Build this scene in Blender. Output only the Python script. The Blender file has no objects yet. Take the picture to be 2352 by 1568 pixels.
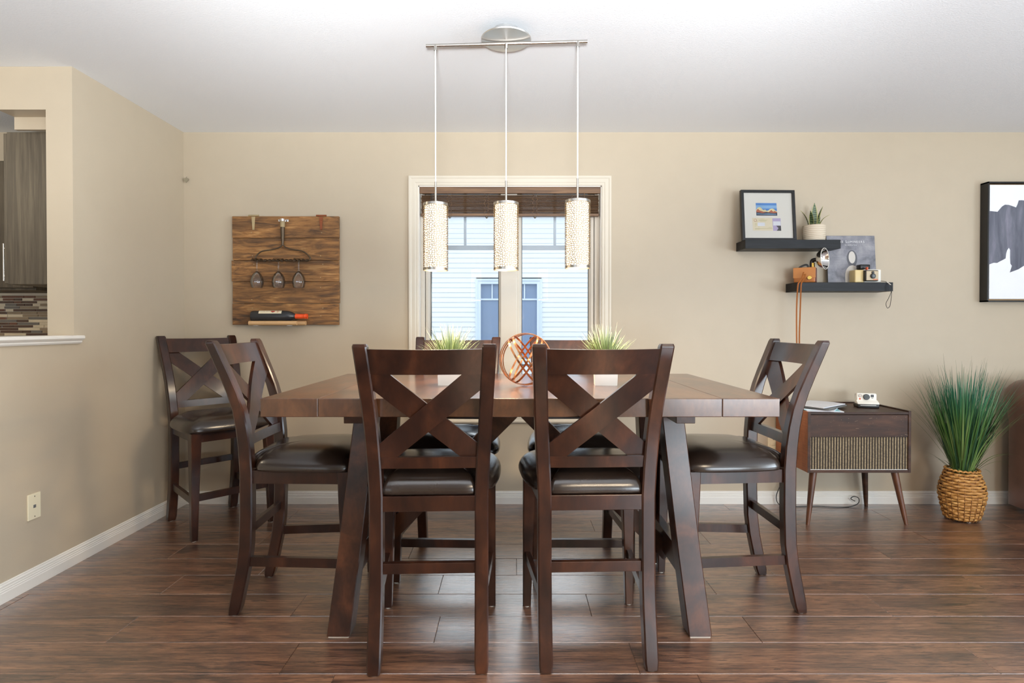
import bpy, bmesh, math, random
from mathutils import Vector, Matrix, noise as mnoise
random.seed(7)
SC = bpy.context.scene
COL = SC.collection
PI = math.pi
R = math.radians

# ------------------------------------------------------------------ camera
F_PX = 1330.0
cam_d = bpy.data.cameras.new('camera')
cam_d.sensor_width = 36.0
cam_d.lens = 36.0 * F_PX / 2352
cam_d.shift_x = -0.0008
cam_d.shift_y = -20 / 2352
cam_d.clip_start = 0.05
cam = bpy.data.objects.new('camera', cam_d)
COL.objects.link(cam)
CZ = 1.166
cam.location = (0, 0, CZ)
cam.rotation_euler = (PI / 2 - math.atan(14 / F_PX), 0, 0)
SC.camera = cam

# ------------------------------------------------------------------ world, lights, exposure
SC.view_settings.view_transform = 'Standard'
SC.view_settings.look = 'None'
SC.view_settings.gamma = 1
SC.view_settings.use_curve_mapping = False
SC.view_settings.exposure = 0.04
SC.cycles.use_denoising = True
SC.cycles.max_bounces = 10
SC.cycles.diffuse_bounces = 5
SC.cycles.glossy_bounces = 5
SC.cycles.transparent_max_bounces = 24
SC.cycles.sample_clamp_indirect = 6
SC.cycles.caustics_reflective = False
SC.cycles.caustics_refractive = False

w = bpy.data.worlds.new('overcast_sky')
SC.world = w
w.use_nodes = True
w.node_tree.nodes['Background'].inputs[0].default_value = (0.84, 0.92, 1.0, 1)
w.node_tree.nodes['Background'].inputs[1].default_value = 2.1

def area(name, loc, rot, sx, sy, power, col):
    l = bpy.data.lights.new(name, 'AREA')
    l.shape = 'RECTANGLE'; l.size = sx; l.size_y = sy
    l.energy = power; l.color = col
    o = bpy.data.objects.new(name, l)
    o.location = loc; o.rotation_euler = rot
    COL.objects.link(o)
    return o
# daylight through the room's right-wall windows; the two rear areas are added fill
dl = area('daylight_right', (5.16, -0.2, 1.45), (0, PI / 2, 0), 1.7, 2.6, 68, (0.78, 0.90, 1.0))
dl.data.spread = R(104)
area('rear_fill', (3.3, -3.36, 0.95), (PI / 2, 0, 0), 2.6, 1.15, 165, (0.80, 0.91, 1.0))
area('rear_fill', (-3.3, -3.36, 0.95), (PI / 2, 0, 0), 2.6, 1.15, 14, (0.84, 0.93, 1.0))
# added upward fill at the right window, brightening the ceiling
area('upward_fill_right', (5.10, 0.0, 0.75), (0, R(90 + 50), 0), 0.9, 2.6, 80, (0.70, 0.86, 1.0))
# hazy low sun from beyond the house next door, entering by the dining window
sn = bpy.data.lights.new('hazy_sun', 'SUN'); sn.energy = 2.2; sn.angle = R(44); sn.color = (0.90, 0.95, 1.0)
sno = bpy.data.objects.new('hazy_sun', sn); COL.objects.link(sno)
sno.rotation_euler = Vector((0.12, -1.0, -0.72)).to_track_quat('-Z', 'Y').to_euler()
# added spots aimed up at the ceiling for soft bounced fill
for hx, aim, en in ((0.0, (0.03, 1.5, 1.0), 700), (-0.15, (-1.0, 1.35, 1.0), 520), (0.15, (1.1, 1.35, 1.0), 470)):
    fl = bpy.data.lights.new('ceiling_fill', 'SPOT'); fl.energy = en; fl.color = (0.93, 0.97, 1.0)
    fl.spot_size = R(66); fl.spot_blend = 1.0; fl.shadow_soft_size = 0.12
    flo = bpy.data.objects.new('ceiling_fill', fl); COL.objects.link(flo)
    flo.location = (hx, -0.45, 1.2)
    flo.rotation_euler = Vector(aim).to_track_quat('-Z', 'Y').to_euler()
# added living-room ceiling fill, and the kitchen ceiling lamp
area('living_fill', (1.2, -0.9, 2.40), (0, 0, 0), 0.6, 0.6, 80, (1.0, 0.80, 0.56))
kl = bpy.data.lights.new('kitchen_lamp_light', 'POINT'); kl.energy = 22; kl.color = (1.0, 0.84, 0.60); kl.shadow_soft_size = 0.12
klo = bpy.data.objects.new('kitchen_lamp_light', kl); COL.objects.link(klo); klo.location = (-3.6, 1.9, 2.14)

# ------------------------------------------------------------------ materials
def lin(c):
    c = c / 255.0
    return c / 12.92 if c <= 0.04045 else ((c + 0.055) / 1.055) ** 2.4
def rgb(r, g, b):
    return (lin(r), lin(g), lin(b), 1)

class NT:
    def __init__(s, name):
        s.m = bpy.data.materials.new(name); s.m.use_nodes = True
        s.t = s.m.node_tree; s.b = s.t.nodes['Principled BSDF']
        s.out = s.t.nodes['Material Output']
    def n(s, typ, **kw):
        nd = s.t.nodes.new(typ)
        for k, v in kw.items():
            if k.startswith('i_'):
                key = k[2:]
                key = int(key) if key.isdigit() else key.replace('_', ' ')
                nd.inputs[key].default_value = v
            else: setattr(nd, k, v)
        return nd
    def l(s, a, b): s.t.links.new(a, b)
    def ramp(s, fac, stops, interp='LINEAR'):
        r = s.n('ShaderNodeValToRGB'); r.color_ramp.interpolation = interp
        e = r.color_ramp.elements
        while len(e) < len(stops): e.new(0.5)
        for i, (p, c) in enumerate(stops):
            e[i].position = p; e[i].color = c
        s.l(fac, r.inputs[0]); return r.outputs[0]
    def coords(s, scale=(1, 1, 1), rand=0.0, kind='Object', rot=(0, 0, 0)):
        tc = s.n('ShaderNodeTexCoord'); v = tc.outputs[kind]
        if rand:
            oi = s.n('ShaderNodeObjectInfo')
            mm = s.n('ShaderNodeMath', operation='MULTIPLY'); s.l(oi.outputs['Random'], mm.inputs[0]); mm.inputs[1].default_value = rand
            cx = s.n('ShaderNodeCombineXYZ')
            for i in range(3): s.l(mm.outputs[0], cx.inputs[i])
            ad = s.n('ShaderNodeVectorMath', operation='ADD'); s.l(v, ad.inputs[0]); s.l(cx.outputs[0], ad.inputs[1]); v = ad.outputs[0]
        mp = s.n('ShaderNodeMapping'); mp.inputs['Scale'].default_value = scale; mp.inputs['Rotation'].default_value = rot
        s.l(v, mp.inputs[0]); return mp.outputs[0]
    def noise(s, vec, scale=5, detail=4, rough=0.5, dist=0.0):
        nd = s.n('ShaderNodeTexNoise'); nd.inputs['Scale'].default_value = scale
        nd.inputs['Detail'].default_value = detail; nd.inputs['Roughness'].default_value = rough
        nd.inputs['Distortion'].default_value = dist
        if vec is not None: s.l(vec, nd.inputs['Vector'])
        return nd.outputs['Fac']
    def mix(s, fac, a, b, mode='MIX'):
        m = s.n('ShaderNodeMix', data_type='RGBA', blend_type=mode)
        if isinstance(fac, float): m.inputs[0].default_value = fac
        else: s.l(fac, m.inputs[0])
        for i, x in ((6, a), (7, b)):
            if isinstance(x, tuple): m.inputs[i].default_value = x
            else: s.l(x, m.inputs[i])
        return m.outputs[2]
    def bump(s, h, strength=0.2, dist=0.01):
        b = s.n('ShaderNodeBump'); b.inputs['Strength'].default_value = strength; b.inputs['Distance'].default_value = dist
        s.l(h, b.inputs['Height']); s.l(b.outputs[0], s.b.inputs['Normal'])
    def set(s, **kw):
        for k, v in kw.items():
            s.b.inputs[k.replace('_', ' ')].default_value = v
        return s

M = {}
def plain(name, col, rough=0.5, metal=0.0, spec=0.5, bump=0.0, bscale=60, coat=0.0, var=0.06):
    t = NT(name); t.set(Roughness=rough, Metallic=metal)
    t.b.inputs['Specular IOR Level'].default_value = spec
    if coat: t.b.inputs['Coat Weight'].default_value = coat; t.b.inputs['Coat Roughness'].default_value = 0.15
    v = t.coords(rand=3.0)
    n = t.noise(v, 9, 3)
    dark = tuple(c * (1 - var) for c in col[:3]) + (1,)
    lite = tuple(min(1, c * (1 + var)) for c in col[:3]) + (1,)
    t.l(t.ramp(n, [(0.3, dark), (0.7, lite)]), t.b.inputs['Base Color'])
    if bump:
        t.bump(t.noise(t.coords(), bscale, 3), bump, 0.003)
    M[name] = t.m
    return t.m

plain('wall_paint', rgb(191, 177, 155), 0.42, spec=0.35, bump=0.06, bscale=220, var=0.012)
plain('casing_cream', rgb(214, 205, 188), 0.35, var=0.01)
plain('trim_white', rgb(232, 228, 220), 0.35, var=0.01)
plain('window_vinyl', rgb(222, 214, 200), 0.35, var=0.01)
plain('vinyl_grey', rgb(200, 208, 218), 0.4, var=0.01)
plain('black_rubber', rgb(28, 28, 30), 0.5)
plain('steel', rgb(190, 186, 180), 0.26, metal=1.0, var=0.03)
plain('satin_metal', rgb(225, 224, 222), 0.33, metal=1.0, var=0.01)
plain('chrome', rgb(225, 225, 225), 0.08, metal=1.0, var=0.01)
plain('copper', rgb(205, 140, 92), 0.22, metal=1.0, var=0.05)
plain('cord_white', rgb(225, 223, 220), 0.35, var=0.01)
plain('felt', rgb(225, 220, 208), 0.9, var=0.05)
plain('black_lacquer', rgb(20, 18, 18), 0.4, var=0.15)
plain('black_plastic', rgb(24, 22, 22), 0.35, var=0.1)
plain('mat_board', rgb(226, 222, 212), 0.8, var=0.01)
plain('canvas_white', rgb(238, 240, 244), 0.8, bump=0.25, bscale=500, var=0.01)
plain('pale_wood', rgb(205, 165, 118), 0.5, var=0.06)
plain('ivory_plastic', rgb(236, 226, 196), 0.35, var=0.01)
plain('tan_leather', rgb(178, 108, 52), 0.42, bump=0.15, bscale=120, var=0.12)
plain('tan_leather_light', rgb(200, 130, 66), 0.45, var=0.1)
plain('cream_plastic', rgb(220, 196, 140), 0.35, var=0.03)
plain('white_plastic', rgb(236, 232, 222), 0.3, var=0.01)
plain('grey_plastic', rgb(110, 112, 112), 0.4)
plain('orange_foil', rgb(235, 84, 34), 0.35, var=0.05)
plain('orange_plastic', rgb(214, 92, 48), 0.4)
plain('bottle_glass', rgb(34, 36, 40), 0.33, coat=0.3)
plain('paper_cream', rgb(226, 214, 184), 0.7, var=0.03)
plain('paper_white', rgb(222, 224, 230), 0.6, var=0.03)
plain('paper_blue', rgb(150, 205, 214), 0.5, var=0.1)
plain('ink_dark', rgb(52, 48, 50), 0.7)
plain('ink_red', rgb(190, 72, 56), 0.7)
plain('ink_white', rgb(226, 226, 228), 0.6, var=0.01)
plain('cable_black', rgb(36, 32, 30), 0.5)
plain('gold', rgb(214, 180, 96), 0.25, metal=1.0)
plain('lens_glass', rgb(18, 34, 32), 0.05, coat=1.0)
plain('ceramic_white', rgb(224, 220, 212), 0.35, var=0.02)
plain('soil', rgb(92, 82, 62), 0.95, bump=0.5, var=0.4)
plain('pale_concrete', rgb(176, 176, 172), 0.95, var=0.3)
plain('curtain', rgb(176, 172, 190), 0.9)
plain('heart_metal', rgb(150, 140, 118), 0.5)
plain('ext_frame', rgb(206, 220, 236), 0.5, var=0.02)
plain('granite', rgb(208, 196, 172), 0.35, var=0.25)

def ceiling_mat():
    t = NT('ceiling_paint'); t.set(Roughness=0.9)
    n = t.noise(t.coords(), 130, 4, 0.65)
    t.b.inputs['Base Color'].default_value = rgb(238, 241, 244)
    t.b.inputs['Specular IOR Level'].default_value = 0.15
    t.bump(n, 0.3, 0.005)
    M['ceiling_paint'] = t.m
ceiling_mat()

def wood_mat(name, dark, mid, lite, scale=(3, 3, 3), rough=0.3, coat=0.3, rand=5.0, contrast=(0.32, 0.52, 0.72), fine=(60, 60, 6)):
    t = NT(name); t.set(Roughness=rough)
    t.b.inputs['Coat Weight'].default_value = coat
    t.b.inputs['Coat Roughness'].default_value = 0.18
    n1 = t.noise(t.coords(scale, rand), 2.2, 5, 0.55, 0.6)
    c1 = t.ramp(n1, [(contrast[0], dark), (contrast[1], mid), (contrast[2], lite)])
    n2 = t.noise(t.coords(fine, rand), 1.0, 3, 0.6)
    c2 = t.ramp(n2, [(0.35, (0.80, 0.79, 0.78, 1)), (0.6, (1, 1, 1, 1))])
    t.l(t.mix(1.0, c1, c2, 'MULTIPLY'), t.b.inputs['Base Color'])
    t.bump(n2, 0.04, 0.002)
    M[name] = t.m
    return t
wood_mat('chair_wood', rgb(34, 16, 10), rgb(55, 29, 18), rgb(82, 46, 28), (4, 4, 2.2), coat=0.45)
wood_mat('table_wood', rgb(42, 21, 12), rgb(66, 36, 21), rgb(92, 53, 31), (4, 4, 4), fine=(90, 12, 40))
wood_mat('tabletop_wood', rgb(56, 31, 17), rgb(82, 49, 27), rgb(108, 69, 41), (3.5, 1.6, 3), rough=0.28, coat=0.6, fine=(70, 6, 20))
wood_mat('cabinet_wood', rgb(42, 26, 18), rgb(64, 40, 27), rgb(88, 58, 41), (2, 2, 10), rough=0.45, coat=0.0, fine=(10, 10, 160))
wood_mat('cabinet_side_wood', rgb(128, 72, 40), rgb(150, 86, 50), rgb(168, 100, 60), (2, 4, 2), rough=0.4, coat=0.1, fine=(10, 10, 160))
wood_mat('kitchen_oak', rgb(66, 58, 48), rgb(84, 75, 62), rgb(104, 94, 78), (22, 22, 0.9), rough=0.5, coat=0.0, contrast=(0.3, 0.5, 0.7), fine=(260, 260, 9))
wood_mat('shelf_black_wood', rgb(10, 10, 12), rgb(17, 18, 21), rgb(30, 31, 37), (2, 10, 22), rough=0.45, coat=0.0, fine=(14, 120, 180))
wood_mat('blind_wood', rgb(92, 66, 44), rgb(118, 86, 58), rgb(142, 108, 74), (1.2, 20, 20), rough=0.4, coat=0.1, fine=(5, 80, 80))

M['tabletop_wood'].node_tree.nodes['Principled BSDF'].inputs['Coat IOR'].default_value = 2.0
for k_ in ('chair_wood', 'table_wood', 'tabletop_wood', 'cabinet_wood', 'shelf_black_wood', 'cabinet_side_wood'): M[k_].node_tree.nodes['Principled BSDF'].inputs['Specular IOR Level'].default_value = 0.3
wood_mat('cabinet_leg_wood', rgb(78, 46, 30), rgb(104, 64, 42), rgb(124, 80, 54), (2, 4, 2), rough=0.4, coat=0.1)
def barn_mat():
    t = NT('barn_wood'); t.set(Roughness=0.62)
    n1 = t.noise(t.coords((2.2, 12, 12), 40), 1.8, 8, 0.62, 1.3)
    c1 = t.ramp(n1, [(0.30, rgb(78, 60, 44)), (0.45, rgb(138, 98, 58)), (0.58, rgb(172, 122, 70)), (0.72, rgb(200, 156, 100))])
    n2 = t.noise(t.coords((4, 90, 90), 40), 2.0, 4, 0.6, 0.8)
    c2 = t.ramp(n2, [(0.36, (0.55, 0.5, 0.46, 1)), (0.55, (1, 1, 1, 1))])
    n3 = t.noise(t.coords((1, 1, 1.5), 20), 3.0, 2)
    c3 = t.ramp(n3, [(0.42, (0.62, 0.62, 0.64, 1)), (0.56, (1, 1, 1, 1))])
    c = t.mix(1.0, c1, c2, 'MULTIPLY')
    c = t.mix(0.7, c, c3, 'MULTIPLY')
    t.l(c, t.b.inputs['Base Color'])
    t.bump(n2, 0.35, 0.002)
    M['barn_wood'] = t.m
barn_mat()

def floor_mat():
    t = NT('floor_laminate')
    oi = t.n('ShaderNodeObjectInfo')
    n1 = t.noise(t.coords((0.8, 5.0, 1), 60), 2.6, 6, 0.6, 0.9)
    base = t.ramp(n1, [(0.28, rgb(76, 54, 45)), (0.42, rgb(112, 77, 57)), (0.56, rgb(142, 100, 74)), (0.75, rgb(166, 122, 91))])
    # dark figure: long thin wavering strokes
    n2 = t.noise(t.coords((2.2, 26, 1), 60), 1.7, 5, 0.7, 1.6)
    strokes = t.ramp(n2, [(0.38, (0.28, 0.26, 0.28, 1)), (0.43, (1, 1, 1, 1))])
    wv = t.n('ShaderNodeTexWave', wave_type='BANDS', bands_direction='Y')
    t.l(t.coords((0.25, 6.0, 1), 60), wv.inputs['Vector'])
    wv.inputs['Scale'].default_value = 2.2; wv.inputs['Distortion'].default_value = 11; wv.inputs['Detail'].default_value = 4; wv.inputs['Detail Scale'].default_value = 1.6; wv.inputs['Detail Roughness'].default_value = 0.6
    lines = t.ramp(wv.outputs['Fac'], [(0.02, (0.50, 0.47, 0.48, 1)), (0.16, (1, 1, 1, 1))])
    n3 = t.noise(t.coords((7, 95, 1), 60), 2.0, 4, 0.7)
    fine = t.ramp(n3, [(0.38, (0.50, 0.46, 0.45, 1)), (0.52, (1, 1, 1, 1))])
    n4 = t.noise(t.coords((1.5, 5.0, 1), 90), 1.7, 6, 0.68, 0.9)
    blot = t.ramp(n4, [(0.36, (0.36, 0.36, 0.44, 1)), (0.46, (1, 1, 1, 1))])
    c = t.mix(1.0, base, fine, 'MULTIPLY')
    c = t.mix(0.95, c, strokes, 'MULTIPLY')
    c = t.mix(0.8, c, lines, 'MULTIPLY')
    c = t.mix(0.85, c, blot, 'MULTIPLY')
    br = t.ramp(oi.outputs['Random'], [(0.0, (0.86, 0.86, 0.87, 1)), (1.0, (1.10, 1.07, 1.05, 1))])
    c = t.mix(1.0, c, br, 'MULTIPLY')
    t.l(c, t.b.inputs['Base Color'])
    rr = t.ramp(n3, [(0.3, (0.40, 0.40, 0.40, 1)), (0.7, (0.28, 0.28, 0.28, 1))])
    t.l(rr, t.b.inputs['Roughness'])
    t.b.inputs['Specular IOR Level'].default_value = 0.6
    t.b.inputs['Coat Weight'].default_value = 1.0; t.b.inputs['Coat IOR'].default_value = 2.15; t.b.inputs['Coat Roughness'].default_value = 0.27
    ad = t.n('ShaderNodeMath', operation='ADD'); t.l(n3, ad.inputs[0]); t.l(n2, ad.inputs[1])
    bm_ = t.n('ShaderNodeBump'); bm_.inputs['Strength'].default_value = 0.28; bm_.inputs['Distance'].default_value = 0.002
    t.l(ad.outputs[0], bm_.inputs['Height']); t.l(bm_.outputs[0], t.b.inputs['Normal']); t.l(bm_.outputs[0], t.b.inputs['Coat Normal'])
    M['floor_laminate'] = t.m
floor_mat()

def leather_mat(name, c1, c2, rough=0.27):
    t = NT(name); t.set(Roughness=rough)
    t.b.inputs['Coat Weight'].default_value = 0.35; t.b.inputs['Coat Roughness'].default_value = 0.22
    n = t.noise(t.coords(rand=4), 6, 4)
    t.l(t.ramp(n, [(0.3, c1), (0.7, c2)]), t.b.inputs['Base Color'])
    v = t.n('ShaderNodeTexVoronoi'); v.inputs['Scale'].default_value = 260
    t.l(t.coords(), v.inputs['Vector'])
    t.bump(v.outputs['Distance'], 0.10, 0.001)
    M[name] = t.m
leather_mat('seat_leather', rgb(34, 26, 22), rgb(50, 39, 32), 0.24)
leather_mat('sofa_leather', rgb(84, 50, 36), rgb(112, 70, 52), 0.4)

def thin_glass(name, tint=(1, 1, 1, 1), refl=1.0):
    t = NT(name)
    t.t.nodes.remove(t.b)
    tr = t.n('ShaderNodeBsdfTransparent'); tr.inputs[0].default_value = tint
    gl = t.n('ShaderNodeBsdfGlossy'); gl.inputs['Roughness'].default_value = 0.01
    fr = t.n('ShaderNodeFresnel'); fr.inputs[0].default_value = 1.5
    mm = t.n('ShaderNodeMath', operation='MULTIPLY'); t.l(fr.outputs[0], mm.inputs[0]); mm.inputs[1].default_value = refl
    mx = t.n('ShaderNodeMixShader'); t.l(mm.outputs[0], mx.inputs[0]); t.l(tr.outputs[0], mx.inputs[1]); t.l(gl.outputs[0], mx.inputs[2])
    t.l(mx.outputs[0], t.out.inputs[0])
    M[name] = t.m
thin_glass('window_glass', (0.97, 0.985, 0.99, 1), 0.6)
thin_glass('wine_glass_mat', (0.965, 0.965, 0.965, 1), 0.75)
thin_glass('picture_glass', (1, 1, 1, 1), 0.7)

def ext_glass():
    t = NT('exterior_glass'); t.set(Roughness=0.03)
    t.b.inputs['Base Color'].default_value = rgb(166, 188, 216)
    t.b.inputs['Specular IOR Level'].default_value = 0.6
    tr = t.n('ShaderNodeBsdfTransparent'); tr.inputs[0].default_value = (0.8, 0.85, 0.95, 1)
    mx = t.n('ShaderNodeMixShader'); mx.inputs[0].default_value = 0.5
    t.l(t.b.outputs[0], mx.inputs[1]); t.l(tr.outputs[0], mx.inputs[2]); t.l(mx.outputs[0], t.out.inputs[0])
    M['exterior_glass'] = t.m
ext_glass()

def siding_mat():
    t = NT('siding_vinyl'); t.set(Roughness=0.5)
    n = t.noise(t.coords((0.4, 1, 3), 5), 3, 3)
    t.l(t.ramp(n, [(0.3, rgb(222, 228, 236)), (0.7, rgb(228, 234, 241))]), t.b.inputs['Base Color'])
    M['siding_vinyl'] = t.m
siding_mat()

def emit(name, col, s):
    t = NT(name); t.set(Roughness=0.5)
    t.b.inputs['Base Color'].default_value = (0.9, 0.88, 0.82, 1)
    t.b.inputs['Emission Color'].default_value = col
    t.b.inputs['Emission Strength'].default_value = s
    M[name] = t.m
emit('lit_diffuser', (1.0, 0.72, 0.42, 1), 3.6)
emit('lamp_panel', (1.0, 0.9, 0.78, 1), 3.0)

def perforated():
    # laser-cut metal sleeve: rounded cells cut out, connected web of brushed steel
    t = NT('perforated_steel'); t.set(Roughness=0.5, Metallic=1.0)
    t.b.inputs['Base Color'].default_value = rgb(140, 126, 104)
    uv = t.n('ShaderNodeUVMap')
    mp = t.n('ShaderNodeMapping'); t.l(uv.outputs[0], mp.inputs[0]); mp.inputs['Scale'].default_value = (34, 30, 1)
    v = t.n('ShaderNodeTexVoronoi', feature='DISTANCE_TO_EDGE'); v.voronoi_dimensions = '2D'
    v.inputs['Scale'].default_value = 1.0; v.inputs['Randomness'].default_value = 0.85
    t.l(mp.outputs[0], v.inputs['Vector'])
    gt = t.n('ShaderNodeMath', operation='GREATER_THAN'); t.l(v.outputs['Distance'], gt.inputs[0]); gt.inputs[1].default_value = 0.15
    tr = t.n('ShaderNodeBsdfTransparent')
    mx = t.n('ShaderNodeMixShader'); t.l(gt.outputs[0], mx.inputs[0]); t.l(t.b.outputs[0], mx.inputs[1]); t.l(tr.outputs[0], mx.inputs[2])
    t.l(mx.outputs[0], t.out.inputs[0])
    M['perforated_steel'] = t.m
perforated()

def grass_mat(name, stops, z0, z1, rough=0.5):
    t = NT(name); t.set(Roughness=rough)
    tc = t.n('ShaderNodeTexCoord'); sp = t.n('ShaderNodeSeparateXYZ'); t.l(tc.outputs['Object'], sp.inputs[0])
    mr = t.n('ShaderNodeMapRange'); mr.inputs[1].default_value = z0; mr.inputs[2].default_value = z1
    t.l(sp.outputs['Z'], mr.inputs[0])
    t.l(t.ramp(mr.outputs[0], stops), t.b.inputs['Base Color'])
    M[name] = t.m
grass_mat('tall_grass_a', [(0, rgb(66, 96, 44)), (0.45, rgb(80, 122, 58)), (0.7, rgb(56, 122, 92)), (1, rgb(104, 112, 84))], 0.3, 1.0)
grass_mat('tall_grass_b', [(0, rgb(110, 136, 74)), (0.4, rgb(124, 152, 88)), (0.75, rgb(90, 150, 120)), (1, rgb(124, 100, 84))], 0.3, 1.0)
grass_mat('tall_grass_c', [(0, rgb(38, 66, 38)), (0.5, rgb(40, 86, 54)), (0.8, rgb(32, 104, 86)), (1, rgb(86, 84, 70))], 0.3, 1.0)
grass_mat('short_grass_a', [(0, rgb(106, 124, 76)), (0.5, rgb(146, 162, 120)), (1, rgb(176, 184, 168))], 0.08, 0.26)
grass_mat('short_grass_b', [(0, rgb(82, 100, 60)), (0.5, rgb(112, 130, 92)), (1, rgb(150, 156, 146))], 0.08, 0.26)

def snake_mat():
    t = NT('snake_leaf'); t.set(Roughness=0.4)
    wv = t.n('ShaderNodeTexWave', wave_type='BANDS', bands_direction='Z'); t.l(t.coords((1, 1, 1), 2), wv.inputs['Vector'])
    wv.inputs['Scale'].default_value = 22; wv.inputs['Distortion'].default_value = 5; wv.inputs['Detail'].default_value = 3
    t.l(t.ramp(wv.outputs['Fac'], [(0.2, rgb(44, 66, 44)), (0.8, rgb(98, 116, 78))]), t.b.inputs['Base Color'])
    M['snake_leaf'] = t.m
snake_mat()
plain('leaf_edge', rgb(176, 172, 100), 0.45)

def pot_mat():
    t = NT('striped_pot'); t.set(Roughness=0.7)
    wv = t.n('ShaderNodeTexWave', wave_type='BANDS', bands_direction='Z'); t.l(t.coords(), wv.inputs['Vector'])
    wv.inputs['Scale'].default_value = 26; wv.inputs['Distortion'].default_value = 2; wv.inputs['Detail'].default_value = 4
    t.l(t.ramp(wv.outputs['Fac'], [(0.3, rgb(204, 188, 164)), (0.6, rgb(220, 208, 188))]), t.b.inputs['Base Color'])
    t.bump(wv.outputs['Fac'], 0.3, 0.002)
    M['striped_pot'] = t.m
pot_mat()

def wicker_mat():
    t = NT('wicker'); t.set(Roughness=0.55)
    n = t.noise(t.coords((8, 8, 60), 9), 2, 4)
    t.l(t.ramp(n, [(0.3, rgb(146, 96, 44)), (0.5, rgb(190, 136, 70)), (0.7, rgb(214, 164, 96))]), t.b.inputs['Base Color'])
    t.bump(n, 0.3, 0.002)
    M['wicker'] = t.m
wicker_mat()
plain('wicker_dark', rgb(122, 78, 34), 0.7, var=0.2)

def grille_mat():
    # woven speaker cloth: vertical gold and dark threads crossed by fine weft
    t = NT('grille_cloth'); t.set(Roughness=0.85)
    w1 = t.n('ShaderNodeTexWave', wave_type='BANDS', bands_direction='X'); t.l(t.coords(), w1.inputs['Vector'])
    w1.inputs['Scale'].default_value = 19.5; w1.inputs['Distortion'].default_value = 0.4
    w2 = t.n('ShaderNodeTexWave', wave_type='BANDS', bands_direction='Z'); t.l(t.coords(), w2.inputs['Vector'])
    w2.inputs['Scale'].default_value = 42; w2.inputs['Distortion'].default_value = 1.0
    n = t.noise(t.coords(), 120, 2)
    c1 = t.ramp(w1.outputs['Fac'], [(0.0, rgb(52, 42, 34)), (0.5, rgb(78, 64, 48)), (0.8, rgb(160, 142, 112)), (1, rgb(176, 158, 126))])
    c2 = t.ramp(w2.outputs['Fac'], [(0.15, (0.66, 0.64, 0.62, 1)), (0.5, (1, 1, 1, 1))])
    c3 = t.ramp(n, [(0.35, (0.6, 0.6, 0.6, 1)), (0.6, (1, 1, 1, 1))])
    c = t.mix(1.0, t.mix(1.0, c1, c2, 'MULTIPLY'), c3, 'MULTIPLY')
    t.l(c, t.b.inputs['Base Color'])
    t.bump(w1.outputs['Fac'], 0.5, 0.002)
    M['grille_cloth'] = t.m
grille_mat()

def sleeve_mat():
    t = NT('sleeve_grey'); t.set(Roughness=0.45)
    n = t.noise(t.coords((1, 1, 1)), 11, 7, 0.62, 0.4)
    b = t.n('ShaderNodeTexBrick'); b.inputs['Scale'].default_value = 8.0
    b.inputs['Color1'].default_value = (1, 1, 1, 1); b.inputs['Color2'].default_value = (0.9, 0.9, 0.9, 1); b.inputs['Mortar'].default_value = (0.84, 0.84, 0.85, 1)
    b.inputs['Mortar Size'].default_value = 0.008
    t.l(t.coords((1, 1, 1), rot=(PI / 2, 0, 0)), b.inputs['Vector'])
    c = t.ramp(n, [(0.3, rgb(92, 92, 100)), (0.5, rgb(134, 134, 142)), (0.7, rgb(164, 162, 166))])
    t.l(t.mix(1.0, c, b.outputs['Color'], 'MULTIPLY'), t.b.inputs['Base Color'])
    M['sleeve_grey'] = t.m
sleeve_mat()

def art_mat():
    t = NT('brushed_grey_paint'); t.set(Roughness=0.75)
    n = t.noise(t.coords((9, 1, 1.5)), 2.2, 6, 0.6, 0.5)
    t.l(t.ramp(n, [(0.3, rgb(84, 86, 98)), (0.55, rgb(108, 110, 122)), (0.8, rgb(140, 138, 152))]), t.b.inputs['Base Color'])
    t.bump(t.noise(t.coords(), 500, 2), 0.2, 0.002)
    M['brushed_grey_paint'] = t.m
art_mat()
plain('print_sky', rgb(72, 130, 200), 0.6, var=0.15)
plain('print_sky_light', rgb(130, 176, 220), 0.6, var=0.1)
plain('print_snow', rgb(228, 214, 160), 0.6, var=0.15)
plain('print_rust', rgb(178, 92, 56), 0.6, var=0.2)
plain('print_navy', rgb(34, 44, 62), 0.6, var=0.2)
plain('print_lilac', rgb(176, 162, 196), 0.6, var=0.05)
for nm, c in (('tile_brown', (84, 58, 46)), ('tile_taupe', (148, 128, 104)), ('tile_cream', (222, 206, 178)), ('tile_grey', (112, 106, 100)), ('tile_rust', (112, 70, 52))):
    plain(nm, rgb(*c), 0.12, coat=0.5, var=0.12)
plain('grout', rgb(216, 204, 182), 0.85)

# ------------------------------------------------------------------ geometry helpers
def mobj(name, bm, mat, parent=None, smooth=None, loc=None, rot=None):
    """link a bmesh as ONE mesh object"""
    me = bpy.data.meshes.new(name)
    bmesh.ops.recalc_face_normals(bm, faces=bm.faces)
    bm.to_mesh(me); bm.free()
    for x in (mat if isinstance(mat, (list, tuple)) else [mat]):
        me.materials.append(M[x])
    if smooth is not None:
        me.polygons.foreach_set('use_smooth', [True] * len(me.polygons))
        if smooth < 179:
            me.set_sharp_from_angle(angle=R(smooth))
    o = bpy.data.objects.new(name, me); COL.objects.link(o)
    if parent: o.parent = parent
    if loc: o.location = loc
    if rot: o.rotation_euler = rot
    return o
def inst(o, parent, loc=None, rot=None):
    c = o.copy(); COL.objects.link(c); c.parent = parent
    if loc is not None: c.location = loc
    if rot is not None: c.rotation_euler = rot
    return c
def empty(name, label, cat, loc=(0, 0, 0), rotz=0.0, group=None, rot=None):
    o = bpy.data.objects.new(name, None); COL.objects.link(o)
    o.empty_display_size = 0.05
    o.location = loc; o.rotation_euler = rot or (0, 0, rotz)
    return tag(o, label, cat, group)
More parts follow.
